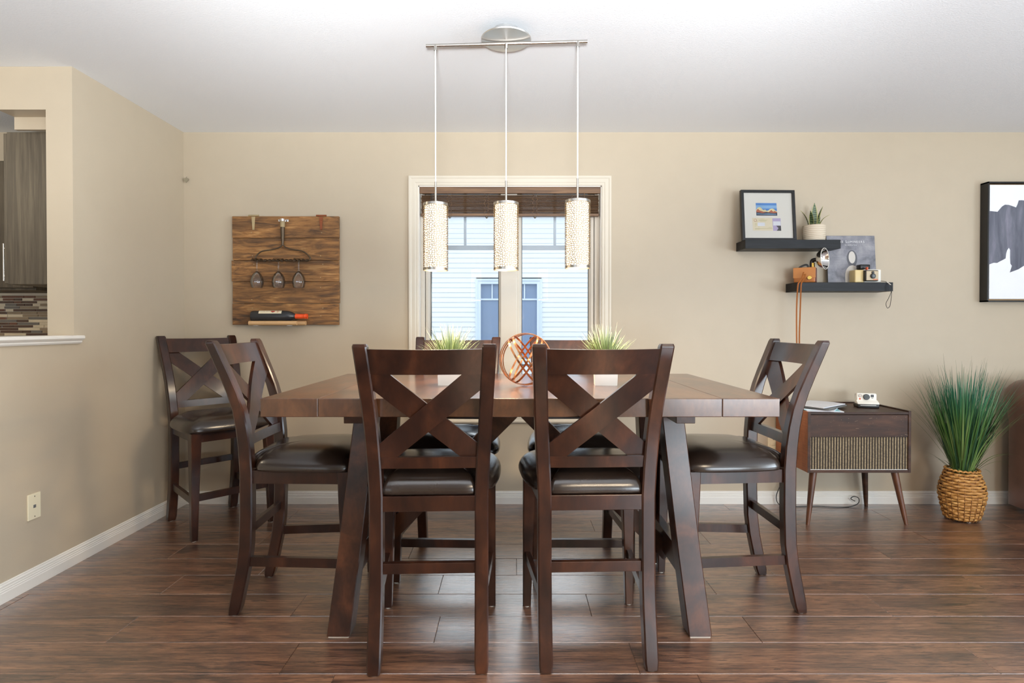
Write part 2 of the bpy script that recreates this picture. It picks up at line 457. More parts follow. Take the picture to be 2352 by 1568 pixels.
def tag(o, label, cat, group=None):
    o['label'] = label; o['category'] = cat
    if group: o['group'] = group
    return o
def struct(o): o['kind'] = 'structure'; return o
def dup(root, loc, rotz, label, group=None):
    r = root.copy(); COL.objects.link(r); r.location = loc; r.rotation_euler = (0, 0, rotz)
    r['label'] = label
    if group: r['group'] = group
    for ch in list(root.children):
        c = ch.copy(); COL.objects.link(c); c.parent = r
        for g in list(ch.children):
            d = g.copy(); COL.objects.link(d); d.parent = c
    return r
def box(bm, x0, x1, y0, y1, z0, z1, bev=0.0, mi=0, segs=2):
    vs = [bm.verts.new((x, y, z)) for x in (x0, x1) for y in (y0, y1) for z in (z0, z1)]
    f = [(0, 1, 3, 2), (4, 6, 7, 5), (0, 4, 5, 1), (2, 3, 7, 6), (0, 2, 6, 4), (1, 5, 7, 3)]
    fs = [bm.faces.new([vs[i] for i in q]) for q in f]
    for q in fs: q.material_index = mi
    if bev:
        es = list({e for q in fs for e in q.edges})
        r = bmesh.ops.bevel(bm, geom=es, offset=bev, segments=segs, affect='EDGES', profile=0.5)
        for q in r['faces']: q.material_index = mi
    return fs
def bx(*a, **k):
    bm = bmesh.new(); box(bm, *a, **k); return bm
def loft(bm, rings, cap=True, closed=True, mi=0):
    """rings: list of equal-length lists of points"""
    vr = [[bm.verts.new(p) for p in r] for r in rings]
    n = len(vr[0])
    for a, b in zip(vr, vr[1:]):
        for i in range(n if closed else n - 1):
            j = (i + 1) % n
            f = bm.faces.new((a[i], a[j], b[j], b[i])); f.material_index = mi
    if cap:
        for r in (vr[0], vr[-1]):
            try: bm.faces.new(r).material_index = mi
            except ValueError: pass
    return vr
def cham_rect(cx, cy, wx, wy, z, c=0.004):
    return [(cx + wx - c, cy + wy, z), (cx + wx, cy + wy - c, z), (cx + wx, cy - wy + c, z), (cx + wx - c, cy - wy, z),
            (cx - wx + c, cy - wy, z), (cx - wx, cy - wy + c, z), (cx - wx, cy + wy - c, z), (cx - wx + c, cy + wy, z)]
def lathe(bm, prof, seg=32, axis='Z', c=(0, 0, 0), mi=0, cap=False):
    rings = []
    for r, h in prof:
        ring = []
        for i in range(seg):
            a = 2 * PI * i / seg
            u, v = r * math.cos(a), r * math.sin(a)
            p = (u, v, h) if axis == 'Z' else ((h, u, v) if axis == 'X' else (u, h, v))
            ring.append((c[0] + p[0], c[1] + p[1], c[2] + p[2]))
        rings.append(ring)
    return loft(bm, rings, cap=cap, mi=mi)
def catmull(pts, n=6, closed=False):
    P = [Vector(p) for p in pts]; out = []
    N = len(P)
    rng = range(N) if closed else range(N - 1)
    for i in rng:
        p0 = P[(i - 1) % N] if closed or i > 0 else P[i]
        p1 = P[i]; p2 = P[(i + 1) % N]
        p3 = P[(i + 2) % N] if closed or i + 2 < N else p2
        for k in range(n):
            t = k / n
            out.append(0.5 * ((2 * p1) + (-p0 + p2) * t + (2 * p0 - 5 * p1 + 4 * p2 - p3) * t * t + (-p0 + 3 * p1 - 3 * p2 + p3) * t ** 3))
    if not closed: out.append(P[-1])
    return out
def tube(bm, pts, r, seg=8, cap=True, mi=0, flat=None):
    """round tube along points; flat=(w,h) gives a ribbon section"""
    pts = [Vector(p) for p in pts]; rings = []
    up = Vector((0, 0, 1)); prev = None
    for i, p in enumerate(pts):
        t = (pts[min(i + 1, len(pts) - 1)] - pts[max(i - 1, 0)]).normalized()
        if prev is None:
            a = up if abs(t.dot(up)) < 0.95 else Vector((1, 0, 0))
            u = t.cross(a).normalized()
        else:
            u = (prev - t * prev.dot(t)).normalized()
        prev = u; v = t.cross(u)
        rr = r[i] if isinstance(r, (list, tuple)) else r
        if flat: sec = [(-flat[0], -flat[1]), (flat[0], -flat[1]), (flat[0], flat[1]), (-flat[0], flat[1])]
        else: sec = [(rr * math.cos(2 * PI * k / seg), rr * math.sin(2 * PI * k / seg)) for k in range(seg)]
        rings.append([tuple(p + u * a + v * b) for a, b in sec])
    return loft(bm, rings, cap=cap, mi=mi)
def disc(bm, c, r, axis, seg=24, mi=0):
    """filled disc facing axis ('X','Y','Z')"""
    pts = []
    for i in range(seg):
        a = 2 * PI * i / seg; u, v = r * math.cos(a), r * math.sin(a)
        pts.append({'Y': (c[0] + u, c[1], c[2] + v), 'X': (c[0], c[1] + u, c[2] + v), 'Z': (c[0] + u, c[1] + v, c[2])}[axis])
    f = bm.faces.new([bm.verts.new(p) for p in pts]); f.material_index = mi
def cyl(bm, c, r, h0, h1, axis='Z', seg=24, mi=0, bev=0.0):
    prof = [(r, h0), (r, h1)] if not bev else [(r - bev, h0), (r, h0 + bev), (r, h1 - bev), (r - bev, h1)]
    lathe(bm, prof, seg, axis, c, mi, cap=True)
def shell2d(bm, V, F, fn, t, mi=0):
    """flat mesh V (2D), faces F, placed by fn(u, v, offset) and given thickness t"""
    a = [bm.verts.new(fn(u, v, -t / 2)) for u, v in V]
    b = [bm.verts.new(fn(u, v, t / 2)) for u, v in V]
    ec = {}
    for f in F:
        bm.faces.new([a[i] for i in f]).material_index = mi
        bm.faces.new([b[i] for i in reversed(f)]).material_index = mi
        for i in range(len(f)):
            e = (f[i], f[(i + 1) % len(f)])
            k = tuple(sorted(e)); ec[k] = ec.get(k, []) + [e]
    for k, es in ec.items():
        if len(es) == 1:
            i, j = es[0]
            bm.faces.new((a[j], a[i], b[i], b[j])).material_index = mi
def text_obj(name, s, size, mat, parent, loc, rot, ext=0.0004, align='CENTER', spacing=1.0):
    c = bpy.data.curves.new(name, 'FONT'); c.body = s; c.size = size; c.extrude = ext
    c.align_x = align; c.align_y = 'CENTER'; c.space_character = spacing; c.resolution_u = 3
    o = bpy.data.objects.new(name, c); COL.objects.link(o)
    me = bpy.data.meshes.new_from_object(o.evaluated_get(bpy.context.evaluated_depsgraph_get()))
    bpy.data.objects.remove(o); bpy.data.curves.remove(c)
    me.name = name; me.materials.clear(); me.materials.append(M[mat])
    o = bpy.data.objects.new(name, me); COL.objects.link(o)
    o.parent = parent; o.location = loc; o.rotation_euler = rot
    return o

# ------------------------------------------------------------------ room shell
XL, XR, YB, YF, H = -2.16, 5.2, 3.81, -3.4, 2.44
XK = -5.4                      # far side of the kitchen
WX0, WX1, WZ0, WZ1 = -0.625, 0.588, 0.60, 2.095     # window opening in the back wall
WT = 0.16
# floor base (screed below the boards)
struct(mobj('floor', bx(XK, XR, YF, YB, -0.05, -0.009), 'floor_laminate'))
FLOOR = bpy.data.objects['floor']
def plank_mesh(L, W):
    bm = bmesh.new(); c = 0.0016; g = 0.0004
    x0, x1, y0, y1 = g, L - g, g, W - g
    lo = [(x0, y0, -0.008), (x1, y0, -0.008), (x1, y1, -0.008), (x0, y1, -0.008)]
    mid = [(x0, y0, -c), (x1, y0, -c), (x1, y1, -c), (x0, y1, -c)]
    top = [(x0 + c, y0 + c, 0), (x1 - c, y0 + c, 0), (x1 - c, y1 - c, 0), (x0 + c, y1 - c, 0)]
    loft(bm, [lo, mid, top], cap=True)
    return bm
PW, PL = 0.1933, 1.214
_pl = {}
rows_k = range(-8, 10)
for k in rows_k:
    y = 1.934 + PW * k
    wd = min(PW, YB - y)
    off = {-1: 0.35, 0: 0.16, 1: -0.56, 2: 0.05, 3: 0.62, 4: -0.25, 5: 0.42, 6: -0.42, 7: 0.2, 8: 0.8, 9: -0.1}.get(k, random.uniform(0, PL))
    x = XL - 0.0 - PL + (off % PL)
    while x < 4.2:
        a, b = max(x, XL), x + PL
        if b - a > 0.03:
            key = (round(b - a, 3), round(wd, 3))
            if key not in _pl:
                o = mobj('plank', plank_mesh(*key), 'floor_laminate', FLOOR); _pl[key] = o
                o.location = (a, y, 0)
            else:
                inst(_pl[key], FLOOR, (a, y, 0))
        x += PL
# the rest of the floor, out of view, in one piece level with the boards
mobj('floor_rest', bx(XK, XR, YF, 1.934 - 8 * PW, -0.009, 0), 'floor_laminate', FLOOR)
mobj('floor_rest', bx(4.42, XR, 1.934 - 8 * PW, YB, -0.009, 0), 'floor_laminate', FLOOR)
mobj('kitchen_floor', bx(XK, XL, 1.934 - 8 * PW, YB, -0.009, 0), 'floor_laminate', FLOOR)

struct(mobj('ceiling', bx(XK, XR, YF, YB, H, H + 0.1), 'ceiling_paint'))
CEIL = bpy.data.objects['ceiling']

bm = bmesh.new()
for b in ((XK, WX0, 0, H), (WX1, XR, 0, H), (WX0, WX1, 0, WZ0), (WX0, WX1, WZ1, H)):
    box(bm, b[0], b[1], YB, YB + WT, b[2], b[3])
struct(mobj('wall_back', bm, 'wall_paint'))
bm = bmesh.new()
box(bm, -2.29, XL, 2.85, YB, 0, H, )
box(bm, -2.285, XL, YF, 2.85, 0, 1.088)
struct(mobj('wall_left', bm, 'wall_paint'))
bm = bmesh.new()
box(bm, -2.53, -2.29, 2.85, YB, 2.23, H - 0.0005)
struct(mobj('wall_bulkhead', bm, 'wall_paint'))
bm = bmesh.new()
box(bm, XK - 0.1, XK, YF, YB, 0, H)
struct(mobj('wall_kitchen', bm, 'wall_paint'))
# right wall with window, rear wall with openings added for fill (outside the frame)
def wall_with_hole(name, axis, pos, t, a0, a1, h0, h1, z0, z1):
    bm = bmesh.new()
    for (p, q, c, d) in ((a0, h0, 0, H), (h1, a1, 0, H), (h0, h1, 0, z0), (h0, h1, z1, H)):
        if axis == 'X': box(bm, pos, pos + t, p, q, c, d)
        else: box(bm, p, q, pos, pos + t, c, d)
    struct(mobj(name, bm, 'wall_paint'))
wall_with_hole('wall_right', 'X', XR, 0.12, YF, YB + WT, -1.55, 1.15, 0.3, 2.3)
bm = bmesh.new()
for (p, q, c, d) in ((XK, -4.6, 0, H), (-2.0, 2.0, 0, H), (4.6, XR, 0, H), (-4.6, -2.0, 0, 0.35), (-4.6, -2.0, 2.35, H), (2.0, 4.6, 0, 0.35), (2.0, 4.6, 2.35, H)):
    box(bm, p, q, YF - 0.12, YF, c, d)
struct(mobj('wall_rear', bm, 'wall_paint'))
for nm, ax, q0 in (('window_2', 'X', 0), ('added_window_3', 'Y', 2.0), ('added_window_4', 'Y', -4.6)):  # the two rear frames are unseen additions around the fill openings
    bm = bmesh.new()
    if ax == 'X':
        for y in (-1.55, -0.65, 0.25, 1.10): box(bm, XR + 0.01, XR + 0.07, y, y + 0.05, 0.3, 2.3)
        for z in (0.3, 2.25): box(bm, XR + 0.01, XR + 0.07, -1.55, 1.15, z, z + 0.05)
    else:
        for x in (0, 1.275, 2.55): box(bm, q0 + x, q0 + x + 0.05, YF - 0.07, YF - 0.01, 0.35, 2.35)
        for z in (0.35, 2.30): box(bm, q0, q0 + 2.6, YF - 0.07, YF - 0.01, z, z + 0.05)
    struct(mobj(nm, bm, 'window_vinyl'))

# sill cap on the half wall
def extrude_profile(prof, p0, p1, up=(0, 0, 1), out=(0, -1, 0)):
    """prof points (out, up); swept from p0 to p1"""
    bm = bmesh.new(); u = Vector(up); o = Vector(out)
    rings = [[tuple(Vector(p) + o * a + u * b) for a, b in prof] for p in (p0, p1)]
    loft(bm, rings, cap=True); return bm
cap = [(-0.165, 0), (0.012, 0), (0.018, 0.008), (0.018, 0.013), (0.027, 0.020), (0.033, 0.026), (0.033, 0.036), (0.028, 0.040), (-0.165, 0.040)]
struct(mobj('trim_1', extrude_profile(cap, (XL, YF, 1.083), (XL, 2.88, 1.083), out=(1, 0, 0)), 'trim_white'))
# baseboards
bb = [(0.0, 0.0), (0.015, 0.0), (0.015, 0.042), (0.013, 0.046), (0.0135, 0.051), (0.011, 0.054), (0.0115, 0.060), (0.009, 0.063), (0.0095, 0.071), (0.006, 0.075), (0.006, 0.080), (0.003, 0.083), (0.0, 0.083)]
struct(mobj('baseboard_back', extrude_profile(bb, (XL, YB, 0), (XR, YB, 0)), 'trim_white'))
struct(mobj('baseboard_left', extrude_profile(bb, (XL, YF, 0), (XL, YB, 0), out=(1, 0, 0)), 'trim_white'))
struct(mobj('baseboard_right', extrude_profile(bb, (XR, YF, 0), (XR, YB, 0), out=(-1, 0, 0)), 'trim_white'))

# ------------------------------------------------------------------ window in the back wall
win = bpy.data.objects.new('window_1', None); COL.objects.link(win); struct(win); win.location = (0, 0, 0)
CW = 0.062
prof_c = [(0, 0), (0.020, 0.0), (0.020, 0.012), (0.016, 0.018), (0.016, 0.040), (0.013, 0.046), (0.013, 0.056), (0.010, CW), (0, CW)]
def casing(p0, p1, up):   # outward (from the wall) = -y ; 'up' = direction from the outer edge towards the opening
    return extrude_profile(prof_c, p0, p1, up=up, out=(0, -1, 0))
ox0, ox1, oz0, oz1 = WX0 - CW + 0.006, WX1 + CW - 0.006, WZ0 - CW, WZ1 + CW - 0.006
bm = bmesh.new()
def frame_sweep(bm, x0, x1, z0, z1, prof, y):
    """mitred frame: prof (out, inward)"""
    rings = []
    for (cx, cz, sx, sz) in ((x0, z0, 1, 1), (x1, z0, -1, 1), (x1, z1, -1, -1), (x0, z1, 1, -1), (x0, z0, 1, 1)):
        rings.append([(cx + sx * b, y - a, cz + sz * b) for a, b in prof])
    loft(bm, rings, cap=False)
frame_sweep(bm, ox0, ox1, oz0, oz1, prof_c, YB)
mobj('window_casing', bm, 'casing_cream', win)
# jamb liner
bm = bmesh.new()
for b in ((WX0, WX0 + 0.012, WZ0, WZ1), (WX1 - 0.012, WX1, WZ0, WZ1), (WX0, WX1, WZ0, WZ0 + 0.012), (WX0, WX1, WZ1 - 0.012, WZ1)):
    box(bm, b[0], b[1], YB - 0.002, YB + WT, b[2], b[3])
mobj('jamb_liner', bm, 'trim_white', win)
# vinyl frame, centre mullion
YG = 3.915
bm = bmesh.new()
fx0, fx1, fz0, fz1 = WX0 + 0.012, WX1 - 0.012, WZ0 + 0.012, WZ1 - 0.012
for b in ((fx0, fx0 + 0.025, fz0, fz1), (fx1 - 0.03, fx1, fz0, fz1), (fx0, fx1, fz0, fz0 + 0.03), (fx0, fx1, fz1 - 0.03, fz1)):
    box(bm, b[0], b[1], YG - 0.045, YG + 0.03, b[2], b[3], 0.002)
mobj('window_frame', bm, 'window_vinyl', win)
bm = bmesh.new()
mcx = -0.021
box(bm, mcx - 0.060, mcx + 0.050, YG - 0.058, YG + 0.03, fz0, fz1, 0.004)
mobj('mullion', bm, 'window_vinyl', win)
for (gx0, gx1) in ((-0.550, -0.095), (0.060, 0.508)):
    bm = bmesh.new()
    s = 0.034
    frame_sweep(bm, gx0 - s, gx1 + s, fz0 + 0.012, fz1 - 0.012, [(-0.02, 0), (0.03, 0), (0.034, 0.004), (0.034, 0.018), (0.026, 0.024), (0.020, s - 0.004), (0.008, s), (-0.02, s)], YG)
    sash = mobj('sash', bm, 'window_vinyl', win)
    bm = bmesh.new()
    frame_sweep(bm, gx0 - 0.001, gx1 + 0.001, fz0 + 0.045, fz1 - 0.045, [(0.006, 0), (0.009, 0), (0.009, 0.004), (0.006, 0.004)], YG)
    mobj('gasket', bm, 'black_rubber', sash)
    bm = bmesh.new(); box(bm, gx0, gx1, YG, YG + 0.004, fz0 + 0.04, fz1 - 0.04)
    mobj('pane', bm, 'window_glass', sash)
    mc = (gx0 + gx1) / 2
    bm = bmesh.new(); box(bm, mc - 0.009, mc + 0.009, YG + 0.008, YG + 0.018, 1.715, fz1 - 0.04, 0.002)
    mobj('muntin', bm, 'vinyl_grey', sash)
    bm = bmesh.new(); box(bm, gx0, gx1, YG + 0.007, YG + 0.021, 1.685, 1.716, 0.002)
    mobj('muntin', bm, 'vinyl_grey', sash)

plain('recess_grey', rgb(176, 184, 200), 0.8)
# ------------------------------------------------------------------ the house next door
house = empty('neighbour_house', 'pale blue-white house with horizontal siding seen through the window', 'house', (0, 9.5, -0.6))
RH = 0.0803
bmb = lambda x0, x1: (lambda bm: (loft(bm, [[(x, 0.0, 0), (x, -0.016, 0.0), (x, -0.014, 0.010), (x, -0.002, RH), (x, 0.0, RH)] for x in (x0, x1)]), bm)[1])(bmesh.new())
full = None; left = None; right = None
nx0, nx1, nz0, nz1 = -0.60, 0.47, 0.55, 1.95
for k in range(48):
    z = k * RH
    zz = z - 0.6
    if zz + RH > nz0 and zz < nz1:
        if left is None:
            left = mobj('siding_board', bmb(-5.5, nx0), 'siding_vinyl', house); left.location = (0, 0, z)
            right = mobj('siding_board', bmb(nx1, 5.5), 'siding_vinyl', house); right.location = (0, 0, z)
        else:
            inst(left, house, (0, 0, z)); inst(right, house, (0, 0, z))
    else:
        if full is None:
            full = mobj('siding_board', bmb(-5.5, 5.5), 'siding_vinyl', house); full.location = (0, 0, z)
        else: inst(full, house, (0, 0, z))
mobj('window_recess', bx(nx0 + 0.03, nx1 - 0.03, 0.10, 0.12, nz0 + 0.63, nz1 + 0.57), 'recess_grey', house)
mobj('house_wall', bx(-5.5, 5.5, 0.16, 0.3, 0, 48 * RH), 'ext_frame', house)
bm = bmesh.new()
zr = 48 * RH
loft(bm, [[(x, -0.35, zr - 0.02), (x, 2.6, zr + 0.85), (x, 5.4, zr - 0.02), (x, 5.4, zr + 0.06), (x, 2.6, zr + 0.95), (x, -0.35, zr + 0.06)] for x in (-5.9, 5.9)])
mobj('roof', bm, 'grey_plastic', house)
# its window
bm = bmesh.new()
Z0 = 0.6
frame_sweep(bm, nx0 - 0.01, nx1 + 0.01, nz0 + Z0, nz1 + Z0, [(-0.02, 0), (0.035, 0), (0.035, 0.03), (0.02, 0.045), (0.02, 0.085), (-0.1, 0.085)], 0)
wf = mobj('window_frame', bm, 'ext_frame', house)
mobj('window_divider', bx(-0.155, -0.01, -0.015, 0.1, nz0 + Z0 + 0.05, nz1 + Z0 - 0.05), 'ext_frame', wf)
for (a, b) in ((nx0 + 0.075, -0.155), (-0.01, nx1 - 0.075)):
    mobj('pane', bx(a, b, 0.03, 0.034, nz0 + Z0 + 0.08, nz1 + Z0 - 0.08), 'exterior_glass', wf)
    m = (a + b) / 2
    mobj('muntin', bx(m - 0.010, m + 0.010, 0.015, 0.029, 1.626 + Z0, nz1 + Z0 - 0.08), 'ext_frame', wf)
    mobj('muntin', bx(a, b, 0.015, 0.029, 1.60 + Z0, 1.628 + Z0), 'ext_frame', wf)
bm = bmesh.new()
for (a, b, z1) in ((nx0 + 0.09, nx0 + 0.20, nz1), (nx0 + 0.16, -0.17, 1.56)):
    rings = [[(a + (b - a) * i / 24, 0.062 + 0.012 * math.sin(i * 1.3) + 0.004 * math.sin(i * 3.1), z_ + Z0) for i in range(25)] for z_ in (nz0 + 0.05, z1 - 0.05)]
    loft(bm, rings, cap=False, closed=False)
mobj('curtain', bm, 'curtain', house, smooth=180)
struct(mobj('ground', bx(-30, 30, YB + WT, 40, -0.7, -0.6), 'pale_concrete'))  # pale grey concrete ground between the houses

# ------------------------------------------------------------------ kitchen seen through the opening
KC = empty('kitchen_wall_cabinet', 'dark grey-brown oak wall cabinet, its side panel seen through the kitchen opening', 'cabinet', (0, 0, 0))
mobj('cabinet_body', bx(-2.60, -2.293, 2.985, 3.47, 1.384, 2.165, 0.0015), 'kitchen_oak', KC)
dr = mobj('door', bx(-2.622, -2.602, 2.99, 3.465, 1.388, 2.160, 0.002), 'kitchen_oak', KC)
bm = bmesh.new()
cyl(bm, (-2.66, 3.03, 0), 0.006, 1.405, 1.60, seg=12)
cyl(bm, (0, 3.03, 1.43), 0.004, -2.66, -2.62, 'X', 10); cyl(bm, (0, 3.03, 1.575), 0.004, -2.66, -2.62, 'X', 10)
mobj('handle', bm, 'steel', dr, smooth=40)
mobj('filler_panel', bx(-2.53, -2.292, 2.95, 2.97, 2.166, 2.2295), 'wall_paint', KC)
KD = empty('kitchen_corner_cabinet', 'dark oak wall cabinet on the far kitchen wall above the mosaic tiles', 'cabinet', (0, 0, 0))
mobj('cabinet_body', bx(-4.2, -2.88, 3.50, YB - 0.013, 1.386, 2.165, 0.0015), 'kitchen_oak', KD)
for a in (-4.19, -3.75, -3.31):
    d = mobj('door', bx(a, a + 0.43, 3.478, 3.498, 1.40, 2.155, 0.003), 'kitchen_oak', KD)
    bm = bmesh.new(); cyl(bm, (a + 0.39, 3.44, 0), 0.006, 1.42, 1.60, seg=12)
    cyl(bm, (a + 0.39, 0, 1.44), 0.004, 3.44, 3.48, 'Y', 10); cyl(bm, (a + 0.39, 0, 1.58), 0.004, 3.44, 3.48, 'Y', 10)
    mobj('handle', bm, 'steel', d, smooth=40)
# base cabinets with counter (mostly hidden by the half wall)
KB = empty('kitchen_base_cabinet', 'dark oak base cabinet under the stone worktop behind the half wall', 'cabinet', (0, 0, 0))
mobj('cabinet_body', bx(-4.2, -2.295, 3.22, YB - 0.001, 0.1, 0.87, 0.002), 'kitchen_oak', KB)
mobj('toe_kick', bx(-4.2, -2.295, 3.28, YB - 0.001, 0.0, 0.1), 'kitchen_oak', KB)
for i in range(4):
    a = -4.19 + i * 0.475
    d = mobj('door', bx(a, a + 0.465, 3.198, 3.218, 0.12, 0.85, 0.003), 'kitchen_oak', KB)
    bm = bmesh.new(); cyl(bm, (a + 0.42, 3.17, 0), 0.006, 0.62, 0.80, seg=12)
    cyl(bm, (a + 0.42, 0, 0.64), 0.004, 3.17, 3.20, 'Y', 10); cyl(bm, (a + 0.42, 0, 0.78), 0.004, 3.17, 3.20, 'Y', 10)
    mobj('handle', bm, 'steel', d, smooth=40)
tag(mobj('worktop', bx(-4.25, -2.292, 3.18, YB - 0.001, 0.87, 0.905, 0.004), 'granite'), 'speckled stone kitchen worktop behind the half wall', 'worktop')
# mosaic backsplash on the kitchen side of the back wall
WB = bpy.data.objects['wall_back']
mobj('grout_bed', bx(-4.2, -2.292, YB - 0.006, YB, 0.906, 1.386), 'grout', WB)
rt = random.Random(3)
row_h = 0.0176
tm = {}
ntile = 0
for r_ in range(17):
    z = 1.372 - row_h * (r_ + 1)
    x = -2.318 if (z + row_h) > 1.175 else -2.352
    x += -rt.uniform(0, 0.03)
    while x > -3.42:
        L = rt.choice([0.052, 0.075, 0.10, 0.125, 0.145])
        mat = rt.choice(['tile_brown', 'tile_brown', 'tile_taupe', 'tile_taupe', 'tile_cream', 'tile_cream', 'tile_grey', 'tile_rust'])
        key = (L, mat)
        loc = (x - L, YB - 0.011, z)
        if key not in tm:
            tm[key] = mobj('tile', bx(0, L - 0.003, 0, 0.006, 0, row_h - 0.003, 0.0008, segs=1), mat, WB, loc=loc)
        else: inst(tm[key], WB, loc)
        ntile += 1
        x -= L
mobj('edge_tile', bx(-2.31, -2.292, YB - 0.013, YB - 0.0055, 0.906, 1.372, 0.002), 'granite', WB)

# ------------------------------------------------------------------ wall plates
def plate(name, label, cat, loc, rotz, kind):
    t = empty(name, label, cat, loc, rotz)
    bm = bmesh.new(); box(bm, -0.035, 0.035, -0.006, 0, -0.0575, 0.0575, 0.002)
    mobj('cover_plate', bm, 'ivory_plastic', t)
    bm = bmesh.new()
    for z in (-0.045, 0.045): cyl(bm, (0, 0, z), 0.0025, -0.0075, -0.005, 'Y', 10)
    mobj('screw', bm, 'steel', t)
    if kind == 'jack':
        bm = bmesh.new(); box(bm, -0.007, 0.007, -0.0075, -0.005, -0.007, 0.007, 0.001)
        mobj('jack_socket', bm, 'grey_plastic', t)
    else:
        for z in (-0.02, 0.02):
            bm = bmesh.new(); box(bm, -0.014, 0.014, -0.0085, -0.005, z - 0.013, z + 0.013, 0.003)
            s = mobj('socket', bm, 'ivory_plastic', t)
    return t
plate('phone_jack_plate', 'ivory wall plate with one small jack low on the left wall', 'wall plate', (XL, 2.60, 0.358), PI / 2, 'jack')
plate('power_outlet', 'cream power outlet on the back wall beside the record cabinet', 'outlet', (1.715, YB, 0.378), 0, 'outlet')

# little heart hanging near the corner
t = empty('heart_ornament', 'tiny metal heart hanging high in the corner of the back wall', 'ornament', (XL + 0.005, YB - 0.012, 2.125))
bm = bmesh.new(); pts = []
for i in range(28):
    a = 2 * PI * i / 28
    pts.append((0.0011 * 16 * math.sin(a) ** 3, 0.0011 * (13 * math.cos(a) - 5 * math.cos(2 * a) - 2 * math.cos(3 * a) - math.cos(4 * a))))
V = pts + [(0, 0.004)]
shell2d(bm, V, [(i, (i + 1) % 28, 28) for i in range(28)], lambda u, v, o: (u + 0.018, o, v), 0.006)
mobj('heart', bm, 'heart_metal', t)
bm = bmesh.new(); tube(bm, [(0.018, 0.0, 0.012), (0.018, 0.006, 0.022), (0.018, 0.011, 0.022)], 0.0012, 6)
mobj('hook', bm, 'steel', t)

# ------------------------------------------------------------------ dining chairs
# local frame: +y is the way a sitter faces, rear feet on y = 0
PY = [(0.0, 0.0, 0.023), (0.03, 0.006, 0.024), (0.11, 0.022, 0.025), (0.20, 0.040, 0.0255), (0.285, 0.050, 0.0255), (0.42, 0.054, 0.0255),
      (0.585, 0.054, 0.0255), (0.68, 0.050, 0.025), (0.76, 0.042, 0.024), (0.83, 0.030, 0.023), (0.90, 0.009, 0.0225), (0.97, -0.018, 0.0215), (1.04, -0.047, 0.0205), (1.098, -0.071, 0.0195), (1.110, -0.074, 0.0145)]
def py_at(z):
    for (z0, y0, w0), (z1, y1, w1) in zip(PY, PY[1:]):
        if z <= z1: 
            k = (z - z0) / (z1 - z0); return y0 + (y1 - y0) * k
    return PY[-1][1]
def px_at(z):
    return 0.180 + (0.0 if z < 0.6 else 0.028 * (z - 0.6) / 0.51)
def back(x, z, off):
    bow = 0.022 * (1 - (x / 0.2) ** 2) * min(1, max(0.25, (z - 0.6) / 0.3))
    return (x, py_at(z) - bow + off, z)
